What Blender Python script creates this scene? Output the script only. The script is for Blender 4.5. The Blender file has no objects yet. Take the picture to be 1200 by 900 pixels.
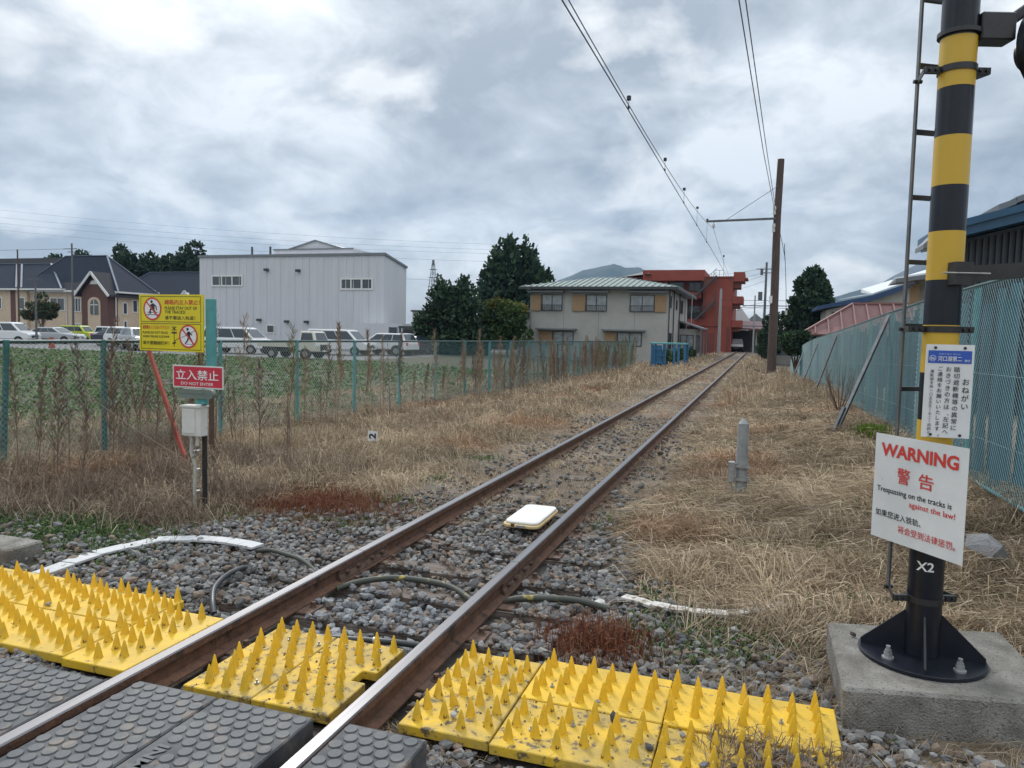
import bpy, bmesh, math, random
import numpy as np
from mathutils import Vector, Matrix
random.seed(7); RNG = np.random.default_rng(11)
R = math.radians
scn = bpy.context.scene
COL = scn.collection
# ------------------------------------------------------------------ camera
CAMP = (2.146, 0.0, 1.770)
YAW, PITCH, ROLL = R(18.497), R(3.974), 0.022
cam = bpy.data.cameras.new("camera"); camo = bpy.data.objects.new("camera", cam); COL.objects.link(camo)
_f = Vector((-math.sin(YAW)*math.cos(PITCH), math.cos(YAW)*math.cos(PITCH), -math.sin(PITCH)))
_r0 = Vector((math.cos(YAW), math.sin(YAW), 0)); _u0 = _r0.cross(_f)
_r = _r0*math.cos(ROLL)+_u0*math.sin(ROLL); _u = -_r0*math.sin(ROLL)+_u0*math.cos(ROLL)
camo.matrix_world = Matrix(((_r.x, _u.x, -_f.x, CAMP[0]), (_r.y, _u.y, -_f.y, CAMP[1]), (_r.z, _u.z, -_f.z, CAMP[2]), (0, 0, 0, 1)))
cam.sensor_width = 36; cam.lens = 870/1200*36; cam.clip_start = .05; cam.clip_end = 9000
scn.camera = camo
RV = Vector((math.cos(YAW), math.sin(YAW), 0)); FV = Vector((-math.sin(YAW), math.cos(YAW), 0))
# ------------------------------------------------------------------ world: overcast sky
HAZE = .00012
SUN_EL, SUN_AZ = R(42), R(-38)     # azimuth measured from +Y, negative = to the left
world = bpy.data.worlds.new("World"); scn.world = world; world.use_nodes = True
nt = world.node_tree; N = nt.nodes; LK = nt.links; N.clear()
def wn(t, **k):
    n = N.new(t)
    for a, b in k.items(): setattr(n, a, b)
    return n
def wmath(op, a, b=None, c=None):
    n = wn('ShaderNodeMath', operation=op)
    for i, v in enumerate((a, b, c)):
        if v is None: continue
        if isinstance(v, (int, float)): n.inputs[i].default_value = v
        else: LK.new(v, n.inputs[i])
    return n.outputs[0]
tc = wn('ShaderNodeTexCoord'); sep = wn('ShaderNodeSeparateXYZ'); LK.new(tc.outputs['Generated'], sep.inputs[0])
zc = wmath('MAXIMUM', sep.outputs[2], 0.0); den = wmath('ADD', zc, .42)
px_ = wmath('DIVIDE', sep.outputs[0], den); py_ = wmath('DIVIDE', sep.outputs[1], den)
comb = wn('ShaderNodeCombineXYZ'); LK.new(px_, comb.inputs[0]); LK.new(py_, comb.inputs[1])
def wnoise(scale, detail, rough, off, dist=0.0):
    mp = wn('ShaderNodeMapping'); LK.new(comb.outputs[0], mp.inputs[0]); mp.inputs['Location'].default_value = off
    n = wn('ShaderNodeTexNoise'); LK.new(mp.outputs[0], n.inputs['Vector'])
    n.inputs['Scale'].default_value = scale; n.inputs['Detail'].default_value = detail; n.inputs['Roughness'].default_value = rough
    n.inputs['Distortion'].default_value = dist
    return n.outputs[0]
big = wnoise(1.5, 5, .5, (3.1, .4, 0), .2); fine = wnoise(5.0, 8, .62, (7.3, 1.2, 0), .35); spots = wnoise(3.1, 6, .55, (1.7, 9.4, 0), .2)
mixn = wmath('ADD', wmath('MULTIPLY', big, .62), wmath('MULTIPLY', fine, .38))
ramp = wn('ShaderNodeValToRGB'); LK.new(mixn, ramp.inputs[0])
cr = ramp.color_ramp; cr.elements[0].position = .41; cr.elements[0].color = (.27, .30, .33, 1)
cr.elements[1].position = .585; cr.elements[1].color = (.68, .705, .72, 1)
e = cr.elements.new(.5); e.color = (.44, .472, .495, 1)
r2 = wn('ShaderNodeValToRGB'); LK.new(spots, r2.inputs[0])
r2.color_ramp.elements[0].position = .53; r2.color_ramp.elements[0].color = (0, 0, 0, 1)
r2.color_ramp.elements[1].position = .66; r2.color_ramp.elements[1].color = (1, 1, 1, 1)
mixs = wn('ShaderNodeMix', data_type='RGBA'); LK.new(wmath('MULTIPLY', r2.outputs[0], .6), mixs.inputs[0])
LK.new(ramp.outputs[0], mixs.inputs[6]); mixs.inputs[7].default_value = (.90, .89, .86, 1)
# overcast sky brightens towards the zenith
grad = wmath('ADD', wmath('ADD', wmath('MULTIPLY', wmath('POWER', zc, 1.7), 2.2), .88), wmath('MULTIPLY', wmath('POWER', wmath('SUBTRACT', 1.0, zc), 7.0), .26))
vm = wn('ShaderNodeVectorMath', operation='SCALE'); LK.new(mixs.outputs[2], vm.inputs[0]); LK.new(grad, vm.inputs['Scale'])
sky = wn('ShaderNodeTexSky', sky_type='NISHITA'); sky.sun_disc = False; sky.sun_elevation = SUN_EL; sky.sun_rotation = SUN_AZ
sks = wn('ShaderNodeVectorMath', operation='SCALE'); LK.new(sky.outputs[0], sks.inputs[0]); sks.inputs['Scale'].default_value = .10
mx = wn('ShaderNodeMix', data_type='RGBA'); mx.inputs[0].default_value = .10
LK.new(vm.outputs[0], mx.inputs[6]); LK.new(sks.outputs[0], mx.inputs[7])
bg = wn('ShaderNodeBackground'); LK.new(mx.outputs[2], bg.inputs[0]); bg.inputs[1].default_value = 1.0
wo = wn('ShaderNodeOutputWorld'); LK.new(bg.outputs[0], wo.inputs[0])
# ------------------------------------------------------------------ sun (behind cloud)
sl = bpy.data.lights.new("sun", 'SUN'); sl.energy = 1.5; sl.angle = R(11); sl.color = (1, .965, .91)
so = bpy.data.objects.new("sun", sl); COL.objects.link(so)
_sd = Vector((math.sin(SUN_AZ)*math.cos(SUN_EL), math.cos(SUN_AZ)*math.cos(SUN_EL), math.sin(SUN_EL)))
so.rotation_euler = _sd.to_track_quat('Z', 'Y').to_euler(); so.location = (0, 0, 30)
scn.view_settings.view_transform = 'Standard'; scn.view_settings.look = 'None'; scn.view_settings.gamma = 1
scn.view_settings.use_curve_mapping = False; scn.view_settings.exposure = 0.38
try:
    scn.cycles.max_bounces = 6; scn.cycles.volume_bounces = 0; scn.cycles.transparent_max_bounces = 16
except Exception: pass

# ================================================================== materials
MATS = {}
def mat(name, col=(.5, .5, .5), rough=.7, metal=0., col2=None, nscale=6., detail=5, bump=0., bscale=None, spots=None,
        attr=None, alpha=None, spec=.5, coat=0., lo=.35, hi=.65, world_co=False, stretch=None, trans=0.):
    """procedural material: base colour, second colour by noise, optional wear spots, fine relief"""
    if name in MATS: return MATS[name]
    m = bpy.data.materials.new(name); m.use_nodes = True; t = m.node_tree; n = t.nodes; l = t.links
    b = n['Principled BSDF']; b.inputs['Roughness'].default_value = rough; b.inputs['Metallic'].default_value = metal
    b.inputs['Specular IOR Level'].default_value = spec; b.inputs['Coat Weight'].default_value = coat
    c4 = (*col, 1); b.inputs['Base Color'].default_value = c4
    co = n.new('ShaderNodeTexCoord')
    vec = co.outputs['Object']
    if world_co:
        g = n.new('ShaderNodeNewGeometry'); vec = g.outputs['Position']
    if stretch:
        mp = n.new('ShaderNodeMapping'); l.new(vec, mp.inputs[0]); mp.inputs['Scale'].default_value = stretch; vec = mp.outputs[0]
    out = None
    if attr:
        a = n.new('ShaderNodeAttribute'); a.attribute_name = attr; out = a.outputs['Color']
    if col2 is not None:
        tx = n.new('ShaderNodeTexNoise'); l.new(vec, tx.inputs['Vector']); tx.inputs['Scale'].default_value = nscale
        tx.inputs['Detail'].default_value = detail; tx.inputs['Roughness'].default_value = .6
        mr = n.new('ShaderNodeMapRange'); l.new(tx.outputs[0], mr.inputs[0]); mr.inputs[1].default_value = lo; mr.inputs[2].default_value = hi
        mi = n.new('ShaderNodeMix'); mi.data_type = 'RGBA'; l.new(mr.outputs[0], mi.inputs[0])
        mi.inputs[6].default_value = c4; mi.inputs[7].default_value = (*col2, 1); out = mi.outputs[2]
    if spots:
        scol, sscale, thr, soft = spots
        tx = n.new('ShaderNodeTexNoise'); l.new(vec, tx.inputs['Vector']); tx.inputs['Scale'].default_value = sscale
        tx.inputs['Detail'].default_value = 6; tx.inputs['Roughness'].default_value = .65
        mr = n.new('ShaderNodeMapRange'); l.new(tx.outputs[0], mr.inputs[0]); mr.inputs[1].default_value = thr; mr.inputs[2].default_value = thr+soft
        mi = n.new('ShaderNodeMix'); mi.data_type = 'RGBA'; l.new(mr.outputs[0], mi.inputs[0])
        if out is None: mi.inputs[6].default_value = c4
        else: l.new(out, mi.inputs[6])
        mi.inputs[7].default_value = (*scol, 1); out = mi.outputs[2]
    if out is not None: l.new(out, b.inputs['Base Color'])
    if bump:
        tx = n.new('ShaderNodeTexNoise'); l.new(vec, tx.inputs['Vector']); tx.inputs['Scale'].default_value = bscale or nscale*4
        tx.inputs['Detail'].default_value = 4
        bp = n.new('ShaderNodeBump'); bp.inputs['Strength'].default_value = bump; bp.inputs['Distance'].default_value = .02
        l.new(tx.outputs[0], bp.inputs['Height']); l.new(bp.outputs[0], b.inputs['Normal'])
    if trans:
        tr = n.new('ShaderNodeBsdfTranslucent'); ms = n.new('ShaderNodeMixShader'); ms.inputs[0].default_value = trans
        if out is not None: l.new(out, tr.inputs[0])
        else: tr.inputs[0].default_value = c4
        l.new(b.outputs[0], ms.inputs[1]); l.new(tr.outputs[0], ms.inputs[2]); l.new(ms.outputs[0], n['Material Output'].inputs[0])
    MATS[name] = m; return m
def M(n): return MATS[n]
mat('yellow_panel', (.71, .445, .016), .6, col2=(.52, .345, .035), nscale=4.5, bump=.15, bscale=90, spots=((.10, .075, .04), 26, .60, .07))
mat('yellow_panel_dirty', (.66, .42, .02), .65, col2=(.36, .26, .07), nscale=5.5, bump=.2, bscale=90, spots=((.11, .08, .045), 21, .55, .08))
mat('yellow_cone', (.72, .44, .015), .5, col2=(.60, .37, .02), nscale=20, bump=.1, bscale=120, spots=((.05, .035, .02), 60, .63, .04))
mat('yellow_cone_worn', (.68, .42, .02), .55, col2=(.55, .36, .03), nscale=20, bump=.1, bscale=120, spots=((.06, .045, .03), 38, .58, .05))
mat('rubber', (.062, .07, .08), .6, col2=(.10, .105, .11), nscale=5, bump=.15, bscale=150, spots=((.16, .135, .115), 7, .54, .16), world_co=True)
mat('rubber_base', (.03, .035, .041), .7, col2=(.10, .103, .108), nscale=5, bump=.15, bscale=120, spots=((.17, .14, .12), 8, .57, .12), world_co=True)
mat('rail_top', (.235, .235, .25), .38, metal=1., col2=(.18, .175, .18), nscale=2.2, stretch=(30, .35, 1), detail=2, lo=.3, hi=.7, world_co=True)
mat('rail_rust', (.085, .045, .03), .85, col2=(.15, .075, .045), nscale=14, bump=.4, bscale=60, spots=((.035, .025, .02), 6, .56, .1), world_co=True)
mat('rust_dark', (.075, .045, .033), .8, col2=(.14, .085, .06), nscale=18, bump=.4, bscale=90)
mat('sleeper_wood', (.12, .088, .072), .9, col2=(.24, .20, .175), nscale=5, detail=8, stretch=(1.2, 14, 8), bump=.8, bscale=9)
mat('stone', attr='Col', rough=.88, bump=.35, bscale=60)
mat('straw', attr='Col', rough=.8, trans=.15, spec=.2)
mat('leaf', attr='Col', rough=.6, trans=.25, spec=.3)
mat('foliage', attr='Col', rough=.7, trans=.12, spec=.2)
mat('stem', (.13, .085, .06), .85, col2=(.20, .145, .10), nscale=9)
mat('concrete', (.31, .295, .27), .9, col2=(.16, .148, .13), nscale=6, bump=.9, bscale=110, spots=((.10, .095, .085), 70, .56, .08))
mat('concrete_post', (.34, .35, .35), .85, col2=(.26, .27, .27), nscale=12, bump=.4, bscale=90)
mat('black_paint', (.009, .011, .018), .28, col2=(.015, .018, .026), nscale=8, coat=.05, spec=.35, spots=((.085, .06, .045), 34, .70, .03))
mat('black_metal', (.018, .018, .02), .42, col2=(.03, .03, .032), nscale=20)
mat('band_yellow', (.60, .375, .035), .38, col2=(.58, .37, .035), nscale=7, stretch=(8, 8, 1), spots=((.35, .23, .05), 18, .66, .06))
mat('galv', (.42, .43, .43), .45, metal=.6, col2=(.30, .31, .31), nscale=30)
mat('dark_steel', (.09, .10, .11), .5, metal=.3, col2=(.15, .155, .16), nscale=10)
mat('sign_white', (.78, .79, .80), .35, col2=(.66, .68, .69), nscale=3, spots=((.55, .54, .50), 12, .68, .05))
mat('print_red', (.62, .055, .045), .4); mat('print_black', (.02, .02, .024), .4); mat('print_blue', (.03, .10, .46), .4)
mat('print_white', (.8, .8, .8), .4)
mat('sign_red', (.58, .03, .06), .35, col2=(.50, .03, .055), nscale=4)
mat('sign_yellow', (.80, .66, .015), .35, col2=(.74, .60, .02), nscale=4, spots=((.5, .42, .10), 14, .68, .05))
mat('teal_post', (.10, .36, .37), .5, col2=(.08, .29, .30), nscale=6, spots=((.20, .16, .12), 20, .68, .04))
mat('fence_green', (.05, .17, .16), .5, col2=(.035, .12, .115), nscale=8, spots=((.14, .10, .07), 16, .67, .05))
mat('fence_rail', (.02, .055, .055), .5, col2=(.03, .08, .08), nscale=8)
mat('wire_grey', (.27, .32, .31), .5)
mat('wire_teal', (.028, .105, .12), .5, col2=(.05, .15, .16), nscale=1.5)
mat('wire_teal_light', (.17, .29, .32), .5, col2=(.09, .21, .22), nscale=1.2)
mat('net_blue', (.02, .065, .105), .75, col2=(.04, .13, .17), nscale=1.2, stretch=(1, 1, .3))
mat('brace_red', (.36, .06, .035), .6, col2=(.26, .05, .03), nscale=12)
mat('box_white', (.66, .66, .64), .4, col2=(.58, .58, .55), nscale=5, spots=((.40, .37, .31), 11, .66, .05))
mat('grey_green', (.13, .17, .15), .5, col2=(.18, .21, .19), nscale=9)
mat('conduit', (.44, .43, .39), .5, col2=(.34, .33, .29), nscale=15)
mat('hose', (.022, .026, .03), .4, col2=(.045, .05, .055), nscale=8)
mat('hose_yellow', (.05, .055, .045), .6, col2=(.36, .29, .06), nscale=11, lo=.56, hi=.66)
mat('strip_white', (.50, .51, .52), .6, col2=(.46, .47, .48), nscale=14, bump=.5, bscale=40, spots=((.20, .19, .17), 18, .60, .05))
mat('strip_white_worn', (.62, .60, .57), .6, col2=(.40, .37, .33), nscale=14, bump=.5, bscale=40, spots=((.17, .13, .09), 12, .52, .06))
mat('beacon_white', (.78, .77, .74), .35, col2=(.70, .69, .66), nscale=5)
mat('beacon_yellow', (.62, .50, .28), .5, col2=(.52, .36, .14), nscale=14)
mat('pole_wood', (.065, .045, .04), .9, col2=(.12, .085, .075), nscale=5, stretch=(9, 9, .5), bump=.5, bscale=12)
mat('insulator', (.5, .5, .48), .3)
mat('wire_black', (.02, .02, .024), .5)
mat('siding_white', (.57, .58, .61), .5, col2=(.53, .54, .57), nscale=.8, stretch=(2.5, 2.5, .25))
mat('siding_dark', (.03, .042, .06), .5, col2=(.05, .065, .085), nscale=2)
mat('trim_dark', (.045, .05, .055), .5); mat('trim_grey', (.17, .185, .20), .5); mat('trim_white', (.68, .68, .66), .5)
mat('glass_dark', (.035, .05, .06), .08, spec=.8); mat('glass_pale', (.20, .23, .25), .12, col2=(.33, .36, .37), nscale=2.5, spec=.8)
mat('wall_grey', (.41, .40, .365), .85, col2=(.36, .355, .33), nscale=1.3, spots=((.30, .29, .26), 3, .62, .2))
mat('shutter_tan', (.36, .235, .13), .7, col2=(.31, .20, .11), nscale=3)
mat('roof_sage', (.24, .29, .27), .4, col2=(.19, .235, .225), nscale=2)
mat('orange_wall', (.29, .062, .042), .75, col2=(.24, .053, .037), nscale=.8, spots=((.28, .07, .04), 2.2, .62, .15))
mat('orange_recess', (.20, .055, .04), .85, col2=(.14, .05, .04), nscale=1)  # wall orange darkened, so the recessed faces carry painted shade
mat('beige_wall', (.60, .47, .34), .85, col2=(.52, .41, .30), nscale=2)
mat('brick_red', (.15, .07, .058), .85, col2=(.10, .055, .048), nscale=9)
mat('slate_roof', (.018, .025, .042), .85, col2=(.03, .038, .055), nscale=6, bump=.3, bscale=10, spec=.2)
mat('slate_roof_worn', (.04, .04, .048), .85, spec=.2, col2=(.06, .055, .06), nscale=5, bump=.3, bscale=10)
mat('ridge_cap', (.15, .18, .23), .6)
mat('red_roof', (.165, .07, .068), .5, col2=(.135, .058, .056), nscale=2)
mat('red_roof_rib', (.22, .11, .105), .5)
mat('roof_blue', (.02, .055, .13), .45); mat('roof_pale', (.62, .66, .68), .4)
mat('fascia_blue', (.02, .09, .17), .4, col2=(.018, .075, .145), nscale=2)
mat('cream_wall', (.50, .50, .45), .85, col2=(.45, .45, .41), nscale=1.5)
mat('blue_steel', (.035, .17, .33), .5, col2=(.03, .13, .25), nscale=6, spots=((.20, .15, .12), 9, .66, .05))
mat('asphalt', (.16, .165, .17), .9, col2=(.12, .125, .13), nscale=1.5, bump=.2, bscale=60, world_co=True)
mat('tyre', (.015, .015, .016), .8); mat('rim', (.35, .36, .37), .35, metal=.7)
mat('lamp_glass', (.75, .76, .76), .1, spec=.8)
for k, c in dict(white=(.72, .73, .74), silver=(.42, .44, .46), navy=(.02, .03, .06), lime=(.45, .52, .03), beige=(.62, .60, .52), dark=(.03, .03, .035)).items():
    mat('car_'+k, c, .25, coat=.5)
mat('mountain', (.045, .065, .06), .95, col2=(.03, .05, .045), nscale=.01, world_co=True)
mat('fuji', (.10, .105, .11), .95, col2=(.07, .08, .08), nscale=.006, world_co=True)
mat('far_town', (.30, .30, .31), .9, col2=(.14, .15, .16), nscale=.2, world_co=True)
mat('soil_far', (.09, .085, .06), .95, col2=(.06, .07, .045), nscale=.02, world_co=True)

# ================================================================== helpers
def link(o): COL.objects.link(o); return o
def tag(o, label=None, cat=None, group=None, kind=None):
    if label: o['label'] = label
    if cat: o['category'] = cat
    if group: o['group'] = group
    if kind: o['kind'] = kind
    return o
def thing(name, label, cat, loc=(0, 0, 0), group=None, rz=0):
    o = bpy.data.objects.new(name, None); o.empty_display_size = .1; o.location = loc; o.rotation_euler = (0, 0, rz)
    link(o); return tag(o, label, cat, group)
def rootloc(p):
    while p and p.parent: p = p.parent
    return Vector(p.location) if p else Vector((0, 0, 0))
def mkobj(name, me, parent=None):
    o = bpy.data.objects.new(name, me); link(o)
    if parent: o.parent = parent
    return o
def copy_tree(o, parent=None):
    c = o.copy(); COL.objects.link(c); c.parent = parent
    for ch in list(o.children): copy_tree(ch, c)
    return c
class MB:
    """collects solids; build() links them as one mesh. Coordinates are world unless local=True."""
    def __init__(s): s.v = []; s.f = []; s.m = []
    def add(s, vs, fs, mi=0):
        o = len(s.v); s.v += [tuple(v) for v in vs]; s.f += [tuple(i+o for i in f) for f in fs]; s.m += [mi]*len(fs); return s
    def box(s, a, b, mi=0):
        x0, y0, z0 = a; x1, y1, z1 = b
        return s.add([(x0, y0, z0), (x1, y0, z0), (x1, y1, z0), (x0, y1, z0), (x0, y0, z1), (x1, y0, z1), (x1, y1, z1), (x0, y1, z1)],
                     [(0, 3, 2, 1), (4, 5, 6, 7), (0, 1, 5, 4), (1, 2, 6, 5), (2, 3, 7, 6), (3, 0, 4, 7)], mi)
    def hexa(s, p, mi=0):   # 8 points: bottom 4 ccw, top 4 ccw
        return s.add(p, [(0, 3, 2, 1), (4, 5, 6, 7), (0, 1, 5, 4), (1, 2, 6, 5), (2, 3, 7, 6), (3, 0, 4, 7)], mi)
    def bar(s, p, q, w, h, up=(0, 0, 1), mi=0):
        p = Vector(p); q = Vector(q); d = (q-p).normalized(); up = Vector(up)
        if abs(d.dot(up)) > .98: up = Vector((0, 1, 0))
        a = d.cross(up).normalized()*w/2; b = a.cross(d).normalized()*h/2
        return s.hexa([p-a-b, p+a-b, q+a-b, q-a-b, p-a+b, p+a+b, q+a+b, q-a+b], mi)
    def cyl(s, p, q, r, r2=None, n=12, mi=0, caps=True):
        p = Vector(p); q = Vector(q); r2 = r if r2 is None else r2; d = (q-p).normalized()
        up = Vector((0, 0, 1)) if abs(d.z) < .95 else Vector((1, 0, 0)); a = d.cross(up).normalized(); b = d.cross(a)
        vs = [p+(a*math.cos(t)+b*math.sin(t))*r for t in [2*math.pi*i/n for i in range(n)]]+[q+(a*math.cos(t)+b*math.sin(t))*r2 for t in [2*math.pi*i/n for i in range(n)]]
        fs = [(i, (i+1) % n, n+(i+1) % n, n+i) for i in range(n)]
        if caps: fs += [tuple(range(n-1, -1, -1)), tuple(range(n, 2*n))]
        return s.add(vs, fs, mi)
    def tube(s, pts, r, n=8, mi=0):
        pts = [Vector(p) for p in pts]; rs = r if isinstance(r, (list, tuple)) else [r]*len(pts)
        vs = []; fs = []
        for i, p in enumerate(pts):
            d = (pts[min(i+1, len(pts)-1)]-pts[max(i-1, 0)]).normalized()
            up = Vector((0, 0, 1)) if abs(d.z) < .9 else Vector((1, 0, 0)); a = d.cross(up).normalized(); b = d.cross(a)
            vs += [p+(a*math.cos(2*math.pi*k/n)+b*math.sin(2*math.pi*k/n))*rs[i] for k in range(n)]
        for i in range(len(pts)-1):
            fs += [(i*n+k, i*n+(k+1) % n, (i+1)*n+(k+1) % n, (i+1)*n+k) for k in range(n)]
        fs += [tuple(range(n-1, -1, -1)), tuple(range((len(pts)-1)*n, len(pts)*n))]
        return s.add(vs, fs, mi)
    def prism(s, poly, axis, a, b, mi=0):
        """extrude 2-D polygon along axis ('x','y','z') from a to b"""
        def P(u, w, t): return {'x': (t, u, w), 'y': (u, t, w), 'z': (u, w, t)}[axis]
        n = len(poly); vs = [P(u, w, a) for u, w in poly]+[P(u, w, b) for u, w in poly]
        return s.add(vs, [tuple(range(n)), tuple(range(2*n-1, n-1, -1))]+[(i, n+i, n+(i+1) % n, (i+1) % n) for i in range(n)], mi)
    def mesh(s, name, mats, off=Vector((0, 0, 0)), smooth=False, bevel=0):
        me = bpy.data.meshes.new(name); me.from_pydata([(v[0]-off.x, v[1]-off.y, v[2]-off.z) for v in s.v], [], s.f)
        if not isinstance(mats, (list, tuple)): mats = [mats]
        for m in mats: me.materials.append(MATS[m] if isinstance(m, str) else m)
        me.polygons.foreach_set('material_index', s.m)
        bm = bmesh.new(); bm.from_mesh(me); bmesh.ops.recalc_face_normals(bm, faces=bm.faces)
        if bevel: bmesh.ops.bevel(bm, geom=list(bm.edges), offset=bevel, segments=1, affect='EDGES', clamp_overlap=True)
        bm.to_mesh(me); bm.free()
        if smooth:
            me.polygons.foreach_set('use_smooth', [True]*len(me.polygons))
            try: me.set_sharp_from_angle(angle=R(40))
            except Exception: pass
        return me
    def build(s, name, mats, parent=None, smooth=False, bevel=0, local=False):
        off = Vector((0, 0, 0)) if local else rootloc(parent)
        return mkobj(name, s.mesh(name, mats, off, smooth, bevel), parent)
def npmesh(name, V, F, mats, colv=None, smooth=False, midx=None):
    """V (n,3), F (m,k) same size faces; colv per vertex rgb"""
    me = bpy.data.meshes.new(name); V = np.asarray(V, np.float32); F = np.asarray(F, np.int32); m, k = F.shape
    me.vertices.add(len(V)); me.vertices.foreach_set('co', V.ravel()); me.loops.add(m*k); me.loops.foreach_set('vertex_index', F.ravel())
    me.polygons.add(m); me.polygons.foreach_set('loop_start', np.arange(0, m*k, k, dtype=np.int32))
    me.polygons.foreach_set('use_smooth', np.full(m, smooth))
    for x in (mats if isinstance(mats, (list, tuple)) else [mats]): me.materials.append(MATS[x])
    if midx is not None: me.polygons.foreach_set('material_index', midx)
    if colv is not None:
        a = me.attributes.new('Col', 'FLOAT_COLOR', 'POINT'); c = np.ones((len(V), 4), np.float32); c[:, :3] = colv; a.data.foreach_set('color', c.ravel())
    me.update(calc_edges=True); me.validate(); return me
def snoise(x, y, s=1., seed=0):
    r = np.random.default_rng(seed); out = 0
    for k in range(6):
        a = r.uniform(0, 6.28); f = s*r.uniform(.5, 1.8)*(1+.35*k); out = out+np.sin((x*math.cos(a)+y*math.sin(a))*f+r.uniform(0, 6.28))/(1+.35*k)
    return out/3.2
# lettering ----------------------------------------------------------------
def text_geom(s, thick=0.):
    cu = bpy.data.curves.new('t', 'FONT'); cu.body = s; cu.size = 1; cu.offset = thick; cu.resolution_u = 3
    o = bpy.data.objects.new('t', cu); COL.objects.link(o); bpy.context.view_layer.update()
    dg = bpy.context.evaluated_depsgraph_get(); me = bpy.data.meshes.new_from_object(o.evaluated_get(dg))
    V = [tuple(v.co) for v in me.vertices]; F = [tuple(p.vertices) for p in me.polygons]
    bpy.data.objects.remove(o); bpy.data.curves.remove(cu); bpy.data.meshes.remove(me); return V, F
class Frame:
    def __init__(s, o, u, v): s.o = Vector(o); s.u = Vector(u).normalized(); s.v = Vector(v).normalized(); s.n = s.u.cross(s.v)
    def p(s, x, y, z=0): return s.o+s.u*x+s.v*y+s.n*z
def is_cjk(s): return any(ord(c) > 0x2E80 for c in s)
def letter(parent, fr, s, x, y, h, matn, w=None, thick=.012, anchor='l', lift=.0025, name='lettering', vertical=False, depth=0, label=None):
    """flat print: text s with lower-left at (x,y) in the frame, glyph height h; w forces the width"""
    mb = MB(); cj = is_cjk(s); bold = thick if cj else 0; thick = 0. if cj else thick
    shifts = [(0, 0)] if not bold else [(-bold*.55, 0), (bold*.55, bold*.4), (0, -bold*.5)]
    if vertical:
        cy = y
        for ch in s:
            if ch != ' ':
                V, F = text_geom(ch, thick)
                if V:
                    xs = [q[0] for q in V]; ys = [q[1] for q in V]; cx = (min(xs)+max(xs))/2
                    if ch in 'ー(（)）1': V = [((q[1]-.36)+cx, -(q[0]-cx)+.36, 0) for q in V]
                    off = .3 if ch in '、。' else 0
                    for si, (sx_, sy_) in enumerate(shifts): mb.add([fr.p(x+(q[0]-cx+off+sx_)*h, cy-h+(q[1]+sy_)*h, lift+si*.0003) for q in V], F)
            cy -= h*1.12
    else:
        V, F = text_geom(s, thick)
        if not V: return
        xs = [q[0] for q in V]; ys = [q[1] for q in V]; sx = h/(max(ys)-min(ys)); sy = sx
        if w: sx = w/(max(xs)-min(xs))
        wd = (max(xs)-min(xs))*sx; x0 = x if anchor == 'l' else (x-wd/2 if anchor == 'c' else x-wd)
        for si, (ax, ay) in enumerate(shifts): mb.add([fr.p(x0+(q[0]-min(xs)+ax)*sx, y+(q[1]-min(ys)+ay)*sy, lift+si*.0003) for q in V], F)
    o = mb.build(name, matn, parent)
    if label: o['label'] = label
    return o
def poly(parent, fr, pts, matn, name, lift=.002, th=.0):
    mb = MB(); mb.add([fr.p(x, y, lift) for x, y in pts], [tuple(range(len(pts)))]); return mb.build(name, matn, parent)
def ring(parent, fr, cx, cy, r0, r1, matn, name, lift=.003, n=28):
    mb = MB(); vs = [fr.p(cx+r*math.cos(2*math.pi*i/n), cy+r*math.sin(2*math.pi*i/n), lift) for r in (r0, r1) for i in range(n)]
    mb.add(vs, [(i, (i+1) % n, n+(i+1) % n, n+i) for i in range(n)]); return mb.build(name, matn, parent)
def board(parent, fr, w, h, th, matn, name='board', r=.0):
    """plate with face at z=0, lower-left at frame origin"""
    pts = [(0, 0), (w, 0), (w, h), (0, h)] if not r else [(cx+r*math.cos(a), cy+r*math.sin(a)) for cx, cy, a0 in ((w-r, r, -90), (w-r, h-r, 0), (r, h-r, 90), (r, r, 180)) for a in [R(a0+k*22.5) for k in range(5)]]
    n = len(pts); mb = MB(); mb.add([fr.p(x, y, 0) for x, y in pts]+[fr.p(x, y, -th) for x, y in pts],
        [tuple(range(n)), tuple(range(2*n-1, n-1, -1))]+[(i, n+i, n+(i+1) % n, (i+1) % n) for i in range(n)])
    return mb.build(name, matn, parent)
# ================================================================== terrain
def ss(a, b, x): t = np.clip((x-a)/(b-a), 0, 1); return t*t*(3-2*t)
def zfun(x, y, hum=True):
    x = np.asarray(x, float); y = np.asarray(y, float)
    zl = np.interp(y, [0, 7, 9.6, 16, 27, 48, 65], [.10, .08, .03, -.10, -.22, -.42, -.5])
    zr = np.interp(y, [0, 4.2, 8, 12, 19, 33, 50, 80], [-.02, .0, .30, .35, .20, -.25, -1.05, -1.5])
    z = zl*ss(1.2, 5.0, -x)*(1-ss(7., 18., -x)) + zr*ss(1.4, 4.1, x)
    z = z + .20*np.exp(-((x-3.05)/.75)**2)*ss(20, 27, y)*(1-ss(35, 42, y))
    z = z - (.045-.045*ss(5.2, 6.6, y)+.02*snoise(x, y, 4.5, 15)*ss(5.2, 6.6, y))*(1-ss(1.0, 1.5, np.abs(x)))
    if hum: z = z + .06*snoise(x, y, 3.4, 5)*ss(1.5, 2.6, np.abs(x))*(1-ss(8, 14, np.abs(x)))*ss(4.6, 6.5, y)
    return z
def zf(x, y): return float(zfun(x, y))
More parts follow.
